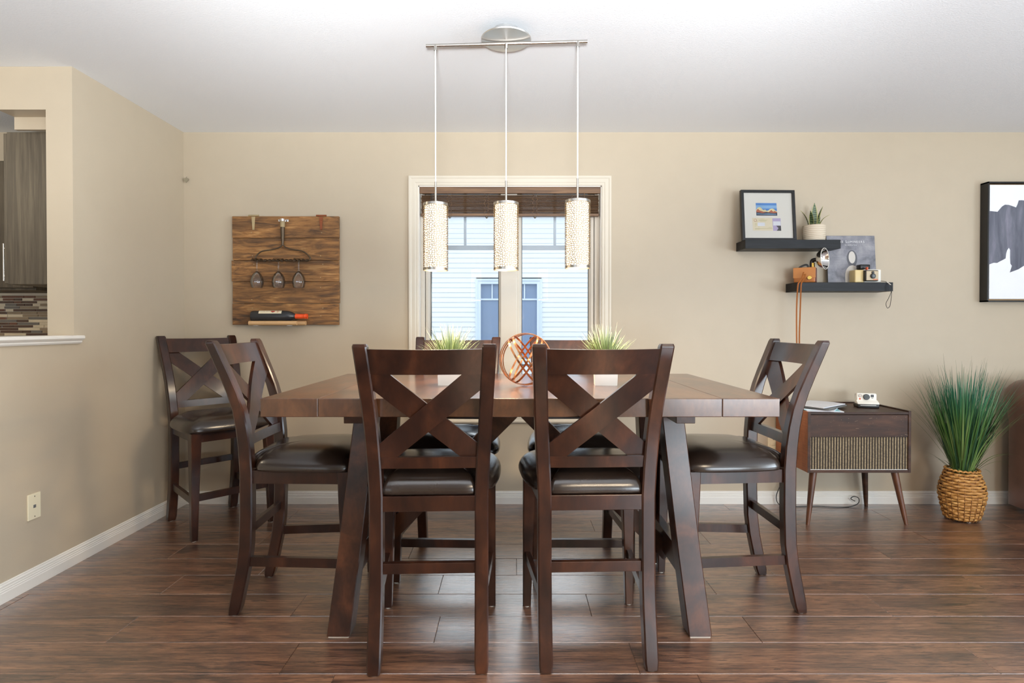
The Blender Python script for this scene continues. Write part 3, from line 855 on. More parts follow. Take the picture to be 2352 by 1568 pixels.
def make_chair(label):
    t = empty('dining_chair', label, 'chair', (0, 0, 0))
    for s in (-1, 1):
        bm = bmesh.new()
        fine = []
        zs = [p[0] for p in PY]
        zz = sorted(set(zs + [0.07, 0.155, 0.245, 0.35, 0.5, 0.72, 0.865, 0.935, 1.0, 1.103]))
        rings = []
        for z in zz:
            # width in y interpolated
            for (z0, y0, w0), (z1, y1, w1) in zip(PY, PY[1:]):
                if z <= z1 + 1e-9:
                    k = (z - z0) / (z1 - z0); wy = w0 + (w1 - w0) * k; break
            wx = 0.0235 if z < 1.1035 else 0.0205
            if z == 0: wx -= 0.003; wy -= 0.003
            rings.append(cham_rect(s * px_at(z), py_at(z), wx, wy, max(z, 0.004), 0.005))
        loft(bm, rings)
        mobj('leg', bm, 'chair_wood', t, smooth=35)
        bm = bmesh.new(); rings = []
        for z, w_ in ((0.004, 0.0165), (0.30, 0.0215), (0.50, 0.0262), (0.586, 0.0275)):
            rings.append(cham_rect(s * (0.2315 - w_), 0.4825 - w_, w_, w_, z, 0.0035))
        loft(bm, rings)
        mobj('leg', bm, 'chair_wood', t, smooth=35)
    # seat frame
    bm = bmesh.new()
    box(bm, -0.165, 0.165, 0.036, 0.060, 0.533, 0.586, 0.002)
    box(bm, -0.178, 0.178, 0.449, 0.471, 0.533, 0.586, 0.002)
    for s in (-1, 1):
        p = [(s * 0.190, 0.072), (s * 0.212, 0.44), (s * 0.190, 0.44), (s * 0.168, 0.072)]
        loft(bm, [[(x, y, z) for x, y in p] for z in (0.533, 0.586)])
    mobj('seat_frame', bm, 'chair_wood', t)
    # padded seat
    half = [(0.0, 0.040), (0.148, 0.040), (0.158, 0.060), (0.160, 0.082), (0.195, 0.092), (0.222, 0.125), (0.243, 0.22), (0.252, 0.34), (0.250, 0.43), (0.225, 0.488), (0.15, 0.508), (0.0, 0.512)]
    loop = half + [(-x, y) for x, y in reversed(half[1:-1])]
    loop = [(p.x, p.y) for p in catmull([(x, y, 0) for x, y in loop], 4, True)]
    cx, cy = 0, 0.28
    prof = [(0.955, 0.587), (0.99, 0.589), (1.0, 0.595), (1.0, 0.603), (0.988, 0.615), (0.962, 0.627), (0.92, 0.639), (0.85, 0.651), (0.75, 0.661), (0.60, 0.669), (0.4, 0.674), (0.2, 0.676)]
    bm = bmesh.new()
    rings = [[(cx + (x - cx) * k, cy + (y - cy) * k, z) for x, y in loop] for k, z in prof]
    vr = loft(bm, rings, cap=False)
    bm.faces.new(vr[0]); c = bm.verts.new((cx, cy, 0.6765))
    n = len(loop)
    for i in range(n): bm.faces.new((vr[-1][i], vr[-1][(i + 1) % n], c))
    mobj('seat_cushion', bm, 'seat_leather', t, smooth=60)
    # top rail
    bm = bmesh.new(); N = 14
    V = []; F = []
    for i in range(N + 1):
        u = -1 + 2 * i / N
        for j, z in enumerate((1.010, 1.050, 1.094)):
            x = u * (px_at(z) - 0.018)
            V.append((x, z - (0.002 * (1 - u * u) if j == 2 else 0)))
    for i in range(N):
        for j in range(2): F.append((i * 3 + j, (i + 1) * 3 + j, (i + 1) * 3 + j + 1, i * 3 + j + 1))
    shell2d(bm, V, F, lambda u, v, o: back(u, v, o), 0.024)
    mobj('top_rail', bm, 'chair_wood', t, smooth=35)
    # lower back rail
    bm = bmesh.new(); V = []; F = []
    for i in range(N + 1):
        u = -1 + 2 * i / N
        for z in (0.682, 0.722): V.append((u * (px_at(z) - 0.018), z))
    for i in range(N): F.append((i * 2, i * 2 + 2, i * 2 + 3, i * 2 + 1))
    shell2d(bm, V, F, lambda u, v, o: back(u, v, o), 0.024)
    mobj('back_rail', bm, 'chair_wood', t, smooth=35)
    # crossed slats
    for s, off in ((1, -0.0045), (-1, 0.0045)):
        bm = bmesh.new(); V = []; F = []; K = 12
        for i in range(K + 1):
            k = i / K
            ux, uz = -0.166 + k * (0.118 + 0.166), 0.768 + k * (1.011 - 0.768)
            lx, lz = -0.106 + k * (0.178 + 0.106), 0.722 + k * (0.956 - 0.722)
            V += [(s * ux, uz), (s * (ux + lx) / 2, (uz + lz) / 2), (s * lx, lz)]
        for i in range(K):
            for j in range(2): F.append((i * 3 + j, (i + 1) * 3 + j, (i + 1) * 3 + j + 1, i * 3 + j + 1))
        V.append((s * -0.168, 0.722)); F.append((0, 1, 2, len(V) - 1))
        V.append((s * 0.183, 1.011)); e = K * 3; F.append((e, len(V) - 1, e + 2, e + 1))
        shell2d(bm, V, F, lambda u, v, o: back(u, v, o + off), 0.014)
        mobj('back_slat', bm, 'chair_wood', t, smooth=35)
    # stretchers
    mobj('stretcher', bx(-0.165, 0.165, 0.038, 0.060, 0.318, 0.355, 0.002), 'chair_wood', t)
    fs = mobj('stretcher', bx(-0.193, 0.193, 0.438, 0.462, 0.158, 0.195, 0.002), 'chair_wood', t)
    for s in (-1, 1):
        bm = bmesh.new()
        p = [(s * 0.191, 0.050), (s * 0.223, 0.455), (s * 0.203, 0.455), (s * 0.171, 0.050)]
        loft(bm, [[(x, y, z) for x, y in p] for z in (0.198, 0.236)])
        mobj('stretcher', bm, 'chair_wood', t)
    first = None
    for x, y in ((-0.18, 0.0), (0.18, 0.0), (-0.215, 0.466), (0.215, 0.466)):
        if first is None:
            bm = bmesh.new(); cyl(bm, (0, 0, 0), 0.0125, 0, 0.0045, seg=14)
            first = mobj('felt_pad', bm, 'felt', t, loc=(x, y, 0))
        else: inst(first, t, (x, y, 0))
    return t
GC = 'counter-height dining chairs around the table'
chairs = [
    ('dark wood cross-back chair in front of the table, on the left', -0.286, 1.940, 2.2),
    ('dark wood cross-back chair in front of the table, on the right', 0.291, 1.955, 2.2),
    ('cross-back chair at the left end of the table, seat pushed under it', -1.133, 2.520, -88.6),
    ('cross-back chair at the right end of the table, near the record cabinet', 1.174, 2.540, 91.0),
    ('spare cross-back chair standing in the corner below the plank wine rack', -1.935, 3.605, -132.0),
    ('chair behind the table under the window, left one, behind the left planter', -0.300, 3.092, 178.0),
    ('chair behind the table under the window, right one, behind the metal orb', 0.322, 3.092, 180.0),
]
c0 = make_chair(chairs[0][0]); c0['group'] = GC
c0.location = (chairs[0][1], chairs[0][2], 0); c0.rotation_euler = (0, 0, R(chairs[0][3]))
for lb, x, y, a in chairs[1:]:
    c = dup(c0, (x, y, 0), R(a), lb, GC)
    if 'corner' in lb:
        for ch in c.children:
            if ch.name.startswith('stretcher') and abs(min(v.co.y for v in ch.data.vertices) - 0.438) < 0.002:
                ch.location.z += 0.052

# ------------------------------------------------------------------ dining table
TX, TYA, TYB, TZ = 0.0245, 1.982, 3.032, 0.92
tx0, tx1 = -0.866, 0.915
tb = empty('dining_table', 'large dark brown wooden trestle dining table in the middle of the room', 'table', ((tx0 + tx1) / 2, 2.507, 0))
cx, cy = tb.location.x, tb.location.y
def TB(x0, x1, y0, y1, z0, z1, bev=0.002): return bx(x0 - cx, x1 - cx, y0 - cy, y1 - cy, z0, z1, bev)
zb = TZ - 0.064
mobj('tabletop', TB(-0.6675, 0.7175, TYA, TYB, zb, TZ, 0.0025), 'tabletop_wood', tb)
mobj('breadboard_end', TB(tx0, -0.6685, TYA, TYB, zb, TZ, 0.0025), 'tabletop_wood', tb)
mobj('breadboard_end', TB(0.7185, tx1, TYA, TYB, zb, TZ, 0.0025), 'tabletop_wood', tb)
for s in (-1, 1):
    for q in (0, 1):
        bm = bmesh.new(); rings = []
        for k in (0.0, 0.35, 0.7, 1.0):
            z = 0.006 + k * (zb - 0.006)
            xo = 0.722 + (0.646 - 0.722) * (k ** 0.9)
            xc = TX + s * (xo - 0.043)
            yc = (2.200 + 0.125 * k) if q == 0 else (2.875 - 0.125 * k)
            rings.append(cham_rect(xc - cx, yc - cy, 0.043, 0.045, z, 0.003))
        loft(bm, rings)
        lg = mobj('leg', bm, 'table_wood', tb, smooth=35)
        bm = bmesh.new()
        yc = 2.200 if q == 0 else 2.875
        xc = TX + s * (0.722 - 0.043)
        box(bm, xc - 0.038 - cx, xc + 0.038 - cx, yc - 0.04 - cy, yc + 0.04 - cy, 0, 0.0065)
        mobj('felt_pad', bm, 'felt', lg)
    xr = TX + s * 0.655
    mobj('end_rail', TB(xr - 0.02, xr + 0.02, 2.235, 2.845, 0.178, 0.278), 'table_wood', tb)
    mobj('top_cleat', TB(TX + s * 0.61 - 0.035, TX + s * 0.61 + 0.035, 2.12, 2.92, zb - 0.045, zb - 0.0002), 'table_wood', tb)
    # slanting brace from the end rail up to the middle of the top
    bm = bmesh.new()
    p0 = Vector((TX + s * 0.665, 0, 0.165)); p1 = Vector((TX - s * 0.02, 0, zb - 0.005))
    d = (p1 - p0).normalized(); nrm = Vector((-d.z, 0, d.x)) * 0.036
    if nrm.z < 0: nrm = -nrm
    yb = 2.5375 + s * 0.021
    rings = []
    for p in (p0, p1):
        rings.append([tuple(Vector((p.x - cx, yb + dy - cy, p.z)) + nrm * m) for dy, m in ((-0.0205, -1), (0.0205, -1), (0.0205, 1), (-0.0205, 1))])
    # trim the upper end level with the underside of the top
    e = rings[1]
    fixed = []
    for (x, y, z) in e:
        k = (z - (zb - 0.001)) / d.z
        fixed.append((x - d.x * k, y, z - d.z * k))
    rings[1] = fixed
    loft(bm, rings)
    mobj('brace', bm, 'table_wood', tb)

# ------------------------------------------------------------------ things on the table
def blade(bm, base, az, lean, L, w, droop, seg=6, mi=0):
    """curved tapering grass blade"""
    d = Vector((math.cos(az), math.sin(az), 0)); side = Vector((-d.y, d.x, 0))
    p = Vector(base); pts = []
    ang = lean
    for i in range(seg + 1):
        k = i / seg
        wd = w * (1 - k ** 1.6) * (0.75 + 0.5 * min(1, k * 3)) + 0.00025
        pts.append((p.copy(), wd))
        ang = min(lean + droop * k * k, 2.9)
        p = p + (d * math.sin(ang) + Vector((0, 0, 1)) * math.cos(ang)) * (L / seg)
    vs = [(bm.verts.new(q - side * a), bm.verts.new(q + d * (a * 0.25)), bm.verts.new(q + side * a)) for q, a in pts]
    for a, b in zip(vs, vs[1:]):
        for j in (0, 1):
            bm.faces.new((a[j], a[j + 1], b[j + 1], b[j])).material_index = mi
def planter(label, x, y, rotz, seed):
    rr = random.Random(seed)
    t = empty('grass_planter', label, 'plant', (x, y, TZ), rotz, 'grass planters on the table')
    bm = bmesh.new(); h = 0.100; a, b = 0.046, 0.050
    sq = lambda s, z: [(s, s, z), (-s, s, z), (-s, -s, z), (s, -s, z)]
    loft(bm, [sq(a, 0.0), sq(b, h), sq(b - 0.005, h), sq(b - 0.006, h - 0.02)], cap=True)
    mobj('pot', bm, 'ceramic_white', t)
    bm = bmesh.new()
    for i in range(300):
        az = rr.uniform(0, 2 * PI); rad = rr.uniform(0, 0.03)
        ln = rr.uniform(0.05, 0.85) ** 1.0
        L = rr.uniform(0.11, 0.195) if ln < 0.5 else rr.uniform(0.10, 0.175)
        blade(bm, (math.cos(az) * rad, math.sin(az) * rad, h - 0.022), az + rr.uniform(-0.4, 0.4), ln, L, rr.uniform(0.0016, 0.0030), rr.uniform(-0.1, 0.7), 5, rr.choice((0, 0, 1)))
    o = mobj('grass', bm, ['short_grass_a', 'short_grass_b'], t, smooth=180); o['kind'] = 'stuff'
    return t
planter('white square pot of pale artificial grass, left on the table', -0.268, 2.465, R(2), 11)
planter('white square pot of pale artificial grass, right on the table', 0.394, 2.462, R(-5), 23)

orb = empty('metal_orb', 'round openwork orb of copper rings on the table between the planters', 'ornament', (0.053, 2.40, TZ + 0.1115))
RO = 0.1095
def ring_band(Rad, off, w_, th):
    bm = bmesh.new(); rings = []
    rr_ = math.sqrt(Rad * Rad - off * off)
    for i in range(72):
        a = 2 * PI * i / 72; c, s = math.cos(a), math.sin(a)
        rings.append([((rr_ - th) * c, (rr_ - th) * s, off - w_), (rr_ * c, rr_ * s, off - w_), (rr_ * c, rr_ * s, off + w_), ((rr_ - th) * c, (rr_ - th) * s, off + w_)])
    rings.append(rings[0]); loft(bm, rings, cap=False)
    bmesh.ops.remove_doubles(bm, verts=bm.verts, dist=1e-6)
    return bm
k = 0
for rot_ in ((R(88), 0, R(6)), (R(9), R(56), 0), (R(-9), R(122), 0), (R(82), 0, R(-20))):
    for off in (-0.011, 0.011):
        o = mobj('ring', ring_band(RO - 0.0012 * k, off, 0.0038, 0.0022), 'copper', orb, smooth=40)
        o.rotation_euler = rot_; k += 0.5

# ------------------------------------------------------------------ pendant lamp
pl = empty('pendant_lamp', 'three-light pendant fixture with perforated cylinder shades over the table', 'ceiling lamp', (-0.029, 2.505, H), R(-3.2))
bm = bmesh.new()
cyl(bm, (0, 0, 0), 0.0575, -0.036, -0.0005, seg=48)
mobj('canopy', bm, 'satin_metal', pl, smooth=40)
bm = bmesh.new()
lathe(bm, [(0.0, -0.034), (0.104, -0.034), (0.108, -0.038), (0.106, -0.042), (0.07, -0.047), (0.03, -0.049), (0.0, -0.0495)], 48)
bmesh.ops.remove_doubles(bm, verts=bm.verts, dist=1e-6)
mobj('canopy_plate', bm, 'satin_metal', pl, smooth=50)
bm = bmesh.new(); cyl(bm, (0, 0, -0.0565), 0.0068, -0.348, 0.348, 'X', 16)
mobj('bar', bm, 'steel', pl, smooth=40)
proto = None
for i, x in enumerate((-0.307, 0.0, 0.307)):
    z1 = -0.74 if i < 2 else -0.734
    bm = bmesh.new(); cyl(bm, (0, 0, 0), 0.0075, -0.078, -0.056, seg=12)
    mobj('cord_grip', bm, 'steel', pl, smooth=40, loc=(x, 0, 0))
    bm = bmesh.new(); cyl(bm, (0, 0, 0), 0.0028, z1 + 0.09, -0.076, seg=8)
    mobj('cord', bm, 'cord_white', pl, smooth=40, loc=(x, 0, 0))
    bm = bmesh.new(); cyl(bm, (0, 0, 0), 0.0045, z1, z1 + 0.095, seg=12)
    mobj('stem', bm, 'steel', pl, smooth=40, loc=(x, 0, 0))
    Rs, hs = 0.0545, 0.290
    # outer steel sleeve (solid bands top and bottom, cut-out web between)
    bm = bmesh.new(); seg = 64
    zt = z1; b = 0.011
    lathe(bm, [(Rs, zt), (Rs, zt - b)], seg, mi=0)
    lathe(bm, [(Rs, zt - hs + b), (Rs, zt - hs)], seg, mi=0)
    lathe(bm, [(0.006, zt), (Rs, zt)], seg, mi=0)
    sh = mobj('shade', bm, 'steel', pl, smooth=50, loc=(x, 0, 0))
    bm = bmesh.new(); uvl = bm.loops.layers.uv.new('UVMap')
    n = 64
    for a in range(n):
        for q in range(4):
            z_0 = zt - hs + b + (hs - 2 * b) * q / 4; z_1 = zt - hs + b + (hs - 2 * b) * (q + 1) / 4
            th0, th1 = 2 * PI * a / n, 2 * PI * (a + 1) / n
            vs = [bm.verts.new((Rs * math.cos(t_), Rs * math.sin(t_), z_)) for t_, z_ in ((th0, z_0), (th1, z_0), (th1, z_1), (th0, z_1))]
            f = bm.faces.new(vs)
            for lp, (u, v) in zip(f.loops, ((a / n, q / 4), ((a + 1) / n, q / 4), ((a + 1) / n, (q + 1) / 4), (a / n, (q + 1) / 4))):
                lp[uvl].uv = (u + i * 0.37, v)
    bmesh.ops.remove_doubles(bm, verts=bm.verts, dist=1e-6)
    mobj('cutout_sleeve', bm, 'perforated_steel', sh, smooth=180)
    # inner glass diffuser with the lit bulb behind it
    bm = bmesh.new(); rd = 0.0475
    lathe(bm, [(0.001, zt - 0.012), (rd, zt - 0.012), (rd, zt - hs + 0.006), (rd - 0.004, zt - hs + 0.003), (0.001, zt - hs + 0.003)], 40)
    mobj('diffuser', bm, 'lit_diffuser', sh, smooth=50)
    ll = bpy.data.lights.new('pendant_bulb', 'AREA'); ll.shape = 'DISK'; ll.size = 0.085; ll.energy = 8.0; ll.color = (1.0, 0.78, 0.52)
    lo = bpy.data.objects.new('pendant_bulb', ll); COL.objects.link(lo); lo.parent = pl; lo.location = (x, 0, zt - hs - 0.002)

# ------------------------------------------------------------------ wooden blind
bl = empty('window_blind', 'brown wooden venetian blind pulled up at the top of the window', 'blind', (-0.0185, YB + 0.045, 0))
bw = 0.592
mobj('valance', bx(-bw, bw, -0.05, -0.036, 2.040, 2.082, 0.002), 'blind_wood', bl)
mobj('head_rail', bx(-bw + 0.01, bw - 0.01, -0.030, 0.02, 2.045, 2.082), 'blind_wood', bl)
first = None
for i in range(16):
    z = 2.030 - i * 0.0074
    if first is None:
        first = mobj('slat', bx(-bw + 0.006, bw - 0.006, -0.026, 0.024, 0, 0.0030, 0.001, segs=1), 'blind_wood', bl, loc=(0, 0, z))
    else:
        inst(first, bl, (random.uniform(-0.002, 0.002), random.uniform(-0.002, 0.002), z), (R(random.uniform(-2.2, 2.2)), 0, 0))
mobj('bottom_rail', bx(-bw + 0.004, bw - 0.004, -0.027, 0.025, 1.896, 1.914, 0.003), 'blind_wood', bl)
bm = bmesh.new()
tube(bm, [(0.487, -0.052, 2.045), (0.487, -0.054, 1.96), (0.487, -0.055, 1.905)], 0.0022, 8)
mobj('tilt_wand', bm, 'blind_wood', bl, smooth=40)
for x in (-0.40, -0.155, 0.165, 0.42):
    bm = bmesh.new()
    for dx in (-0.012, 0.012):
        pts = [(x + dx + 0.006 * math.sin(i * 2.2 + dx * 90), -0.0285 - 0.003 * math.cos(i * 1.7), 2.04 - i * 0.0112) for i in range(13)]
        tube(bm, catmull(pts, 3), 0.0013, 6)
    mobj('ladder_cord', bm, 'blind_wood', bl, smooth=40)
    bm = bmesh.new(); lathe(bm, [(0.001, 1.897), (0.009, 1.895), (0.0095, 1.890), (0.004, 1.884), (0.001, 1.884)], 16, c=(x, -0.004, 0))
    mobj('cord_button', bm, 'steel', bl, smooth=40)
bm = bmesh.new()
tube(bm, [(-0.512, -0.04, 2.04), (-0.514, -0.043, 1.9), (-0.516, -0.035, 1.5), (-0.523, -0.03, 1.05)], 0.0016, 6)
tube(bm, [(-0.520, -0.04, 2.04), (-0.521, -0.043, 1.9), (-0.523, -0.035, 1.5), (-0.527, -0.03, 1.05)], 0.0016, 6)
mobj('pull_cord', bm, 'cable_black', bl, smooth=40)
from mathutils.geometry import tessellate_polygon

# ------------------------------------------------------------------ plank wine rack on the wall
X0, X1 = -1.827, -1.134
wr = empty('plank_wine_rack', 'weathered barn-wood plank board with a rake head, hung as a wine rack', 'wall rack', (-1.48, YB, 1.177))
edges = [1.885, 1.743, 1.598, 1.459, 1.318, 1.177]
rp = random.Random(5)
for i in range(5):
    a = X0 + 1.48 + rp.uniform(-0.004, 0.004); b = X1 + 1.48 + rp.uniform(-0.003, 0.004)
    o = mobj('plank', bx(a, b, -0.034 - rp.uniform(0, 0.003), -0.014, edges[i + 1] - 1.177 + 0.0012, edges[i] - 1.177 - 0.0012, 0.0018), 'barn_wood', wr)
for x in (-0.25, 0.25):
    mobj('batten', bx(x - 0.03, x + 0.03, -0.0138, -0.0005, 0.03, 0.68), 'barn_wood', wr)
plain('rust_metal', rgb(134, 72, 40), 0.7, var=0.3)
plain('worn_metal', rgb(170, 150, 112), 0.6, var=0.25)
plain('dark_iron', rgb(92, 78, 62), 0.45, metal=0.6, var=0.2)
for x, mt in ((-0.206, 'worn_metal'), (0.234, 'rust_metal')):
    bm = bmesh.new()
    V = [(-0.012, 0.703), (0.012, 0.703), (0.0075, 0.645), (0.006, 0.618), (-0.006, 0.618), (-0.0075, 0.645)]
    shell2d(bm, V, [(0, 1, 2, 5), (5, 2, 3, 4)], lambda u, v, o: (x + u, -0.0395 + o, v), 0.003)
    cyl(bm, (x, 0, 0.622), 0.003, -0.044, -0.040, 'Y', 10); cyl(bm, (x, 0, 0.68), 0.003, -0.044, -0.040, 'Y', 10)
    cyl(bm, (0, -0.036, 0.7115), 0.0052, x - 0.033, x + 0.033, 'X', 12)
    mobj('strap_hinge', bm, mt, wr, smooth=40)
# nails
bm = bmesh.new()
for z in (0.60, 0.45, 0.395, 0.31, 0.245, 0.165, 0.11, 0.06):
    for x in (0.235, -0.21): cyl(bm, (x + rp.uniform(-.01, .01), 0, z), 0.0028, -0.0385, -0.034, 'Y', 8)
mobj('nail', bm, 'worn_metal', wr)['kind'] = 'stuff'
# rake head used as a glass holder
rk = empty('rake_head', 'old iron garden-rake head clamped upright on the plank wine rack', 'rake', (-1.491, YB - 0.037, 1.592))
bm = bmesh.new()
lathe(bm, [(0.001, 0.218), (0.0145, 0.218), (0.0155, 0.222), (0.0155, 0.2575), (0.001, 0.2585)], 20, c=(0, -0.016, 0))
mobj('socket', bm, 'worn_metal', rk, smooth=40)
bm = bmesh.new()
lathe(bm, [(0.001, 0.10), (0.006, 0.10), (0.0115, 0.16), (0.0135, 0.219), (0.001, 0.219)], 20, c=(0, -0.016, 0))
mobj('ferrule', bm, 'dark_iron', rk, smooth=40)
for s in (-1, 1):
    pts = catmull([(s * 0.002, -0.016, 0.105), (s * 0.022, -0.018, 0.087), (s * 0.07, -0.020, 0.072), (s * 0.13, -0.022, 0.062), (s * (0.165 if s < 0 else 0.168), -0.023, 0.036), (s * (0.172 if s < 0 else 0.182), -0.024, 0.012), (s * 0.168, -0.026, 0.0)], 6)
    bm = bmesh.new(); tube(bm, pts, 0.0042, 10)
    mobj('bow_arm', bm, 'dark_iron', rk, smooth=60)
bm = bmesh.new(); pts = [(-0.182 + i * 0.0091, -0.026 + 0.0016 * math.cos(i * 1.5), 0.0016 * math.sin(i * 1.5)) for i in range(40)]
tube(bm, pts, [0.0048 + 0.0014 * (i % 3) for i in range(40)], 8)
mobj('head_bar', bm, 'dark_iron', rk, smooth=60)
tine = None
for i in range(14):
    x = -0.175 + i * 0.0269
    if tine is None:
        bm = bmesh.new(); tube(bm, catmull([(0, 0, 0.002), (0, -0.02, 0.004), (0, -0.045, 0.001), (0, -0.062, -0.006)], 4), [0.0036] * 9 + [0.0034, 0.003, 0.0022, 0.0012], 7)
        tine = mobj('tine', bm, 'dark_iron', rk, smooth=60, loc=(x, -0.028, 0))
    else: inst(tine, rk, (x, -0.028, 0))
bm = bmesh.new()
tube(bm, [(math.cos(a) * 0.017, -0.012 - math.sin(a) * 0.021, 0.263) for a in [PI * i / 12 for i in range(13)]], 1, flat=(0.0015, 0.0075))
for s in (-1, 1):
    box(bm, min(s * 0.016, s * 0.034), max(s * 0.016, s * 0.034), -0.003, 0.0, 0.257, 0.271, 0.001)
    cyl(bm, (s * 0.026, 0, 0.264), 0.004, -0.005, -0.003, 'Y', 10)
mobj('pipe_clamp', bm, 'chrome', rk, smooth=40)
# wine glasses hanging upside down from the tines
def wine_glass(label, x):
    t = empty('wine_glass', label, 'wine glass', (x, YB - 0.095, 1.604), 0, 'wine glasses hanging from the rake')
    bm = bmesh.new()
    lathe(bm, [(0.001, 0.0), (0.030, -0.0005), (0.033, -0.002), (0.030, -0.004), (0.012, -0.006), (0.0045, -0.012), (0.0035, -0.03), (0.0035, -0.060), (0.005, -0.074), (0.010, -0.083), (0.001, -0.083)], 28)
    mobj('foot', bm, 'wine_glass_mat', t, smooth=60)
    bm = bmesh.new()
    outer = [(0.002, -0.082), (0.012, -0.087), (0.026, -0.102), (0.036, -0.122), (0.0405, -0.142), (0.0405, -0.158), (0.037, -0.176), (0.0325, -0.188)]
    lathe(bm, outer + [(r_ - 0.0012, z_) for r_, z_ in reversed(outer)], 32)
    mobj('bowl', bm, 'wine_glass_mat', t, smooth=60)
wine_glass('wine glass hanging upside down from the rake head, left one', -1.640)
wine_glass('wine glass hanging upside down from the rake head, middle one', -1.502)
wine_glass('wine glass hanging upside down from the rake head, right one', -1.372)
# two dowels carrying the bottle
bh = empty('bottle_cradle', 'cradle of two pale wooden dowels under the wine bottle', 'bottle holder', (-1.515, YB - 0.04, 1.189))
mobj('dowel', (lambda b: (cyl(b, (0, -0.075, 0), 0.0145, -0.168, 0.138, 'X', 20, bev=0.001), b)[1])(bmesh.new()), 'pale_wood', bh, smooth=40)
mobj('dowel', (lambda b: (cyl(b, (0, -0.019, 0), 0.0145, -0.168, 0.175, 'X', 20, bev=0.001), b)[1])(bmesh.new()), 'pale_wood', bh, smooth=40)
for x in (-0.12, 0.095):
    bm = bmesh.new(); box(bm, x - 0.017, x + 0.017, -0.085, 0.004, -0.0165, -0.0145); box(bm, x - 0.017, x + 0.017, 0.002, 0.0045, -0.0165, 0.02)
    mobj('bracket', bm, 'steel', bh)
bt = empty('wine_bottle', 'dark wine bottle with orange-red foil neck lying on the dowels', 'bottle', (-1.515, YB - 0.087, 1.2325))
Rb = 0.0365
bm = bmesh.new()
lathe(bm, [(0.001, -0.162), (0.028, -0.163), (0.034, -0.160), (Rb, -0.152), (Rb, 0.058), (0.0352, 0.075), (0.030, 0.092), (0.021, 0.108), (0.0155, 0.120), (0.0148, 0.178), (0.001, 0.178)], 40, 'X')
mobj('bottle_body', bm, 'bottle_glass', bt, smooth=40)
bm = bmesh.new()
lathe(bm, [(0.0150, 0.118), (0.0160, 0.119), (0.0155, 0.160), (0.0150, 0.176), (0.0162, 0.178), (0.0165, 0.184), (0.0150, 0.186), (0.0165, 0.190), (0.0160, 0.195), (0.001, 0.195)], 32, 'X')
mobj('foil_capsule', bm, 'orange_foil', bt, smooth=40)
bm = bmesh.new(); rings = []
for x, tw in ((-0.106, 0.0), (0.040, 0.0)):
    rings.append([(x - 0.006 * (j / 12), -(Rb + 0.0006) * math.cos(R(28 + 62 * j / 12)), (Rb + 0.0006) * math.sin(R(28 + 62 * j / 12))) for j in range(13)])
loft(bm, rings, cap=False, closed=False)
lbm = mobj('label_paper', bm, 'paper_cream', bt, smooth=60)
bm = bmesh.new()
def on_bottle(u, v, o=0.0011): return (u, -(Rb + o) * math.cos(v), (Rb + o) * math.sin(v))
for (a, b, c, d, mi) in ((-0.030, -0.006, 46, 66, 0), (-0.022, -0.012, 40, 46, 1), (0.010, 0.013, 38, 74, 0), (0.018, 0.020, 44, 68, 0), (-0.075, -0.072, 50, 56, 0), (-0.058, -0.055, 52, 58, 0)):
    n = 5
    for j in range(n):
        q = [on_bottle(a, R(c + (d - c) * j / n)), on_bottle(b, R(c + (d - c) * j / n)), on_bottle(b, R(c + (d - c) * (j + 1) / n)), on_bottle(a, R(c + (d - c) * (j + 1) / n))]
        bm.faces.new([bm.verts.new(p) for p in q]).material_index = mi
mobj('label_print', bm, ['ink_red', 'ink_dark'], lbm)

# ------------------------------------------------------------------ floating shelves
def shelf(label, x0, x1, z0, z1):
    t = empty('floating_shelf', label, 'shelf', ((x0 + x1) / 2, YB, z0), 0, 'black floating shelves')
    w_ = (x1 - x0) / 2
    mobj('shelf_board', bx(-w_, w_, -0.15, -0.0003, 0, z1 - z0, 0.0015), 'shelf_black_wood', t)
    mobj('wall_bracket', bx(-w_ + 0.04, w_ - 0.04, -0.012, 0.0, 0.012, z1 - z0 - 0.012), 'steel', t)
    return t
shelf('black floating shelf holding the framed picture and snake plant', 1.467, 2.070, 1.659, 1.715)
shelf('black floating shelf holding the cameras and the grey record sleeve', 1.794, 2.402, 1.390, 1.446)

# framed picture leaning on the upper shelf
fp = empty('framed_picture', 'black framed picture with mountain print and certificate leaning on the upper shelf', 'picture frame', (1.638, 3.695, 1.715), 0, rot=(R(-5.5), 0, R(1.5)))
fw, fh, fr_, fd = 0.348, 0.330, 0.0165, 0.024
bm = bmesh.new()
hw = fw / 2
for b in ((-hw, -hw + fr_, 0, fh), (hw - fr_, hw, 0, fh), (-hw + fr_, hw - fr_, 0, fr_), (-hw + fr_, hw - fr_, fh - fr_, fh)):
    box(bm, b[0], b[1], 0, fd, b[2], b[3])
mobj('frame', bm, 'black_lacquer', fp)
mobj('mat_board', bx(-hw + fr_, hw - fr_, 0.012, 0.014, fr_, fh - fr_), 'mat_board', fp)
mobj('backing', bx(-hw + fr_, hw - fr_, 0.0145, fd - 0.001, fr_, fh - fr_), 'black_lacquer', fp)
mobj('glass', bx(-hw + fr_, hw - fr_, 0.006, 0.008, fr_, fh - fr_), 'picture_glass', fp)
def flat(name, polys, mats, parent, y0=0.0117, step=0.00025):
    """flat print built from coloured polygons in thin layers, (x,z) coordinates"""
    bm = bmesh.new()
    for i, (pts, mi) in enumerate(polys):
        v3 = [Vector((p[0], y0 - step * i, p[1])) for p in pts]
        vs = [bm.verts.new(p) for p in v3]
        for tri in tessellate_polygon([v3]):
            try: bm.faces.new([vs[k] for k in tri]).material_index = mi
            except ValueError: pass
    return mobj(name, bm, mats, parent)
def PX(x, y):   # crop pixels of the picture (1680 px crop of the frame) -> local metres
    return ((x - 740) / 1400 * fw, (1455 - y) / 1330 * fh)
def PP(*a): return [PX(*p) for p in a]
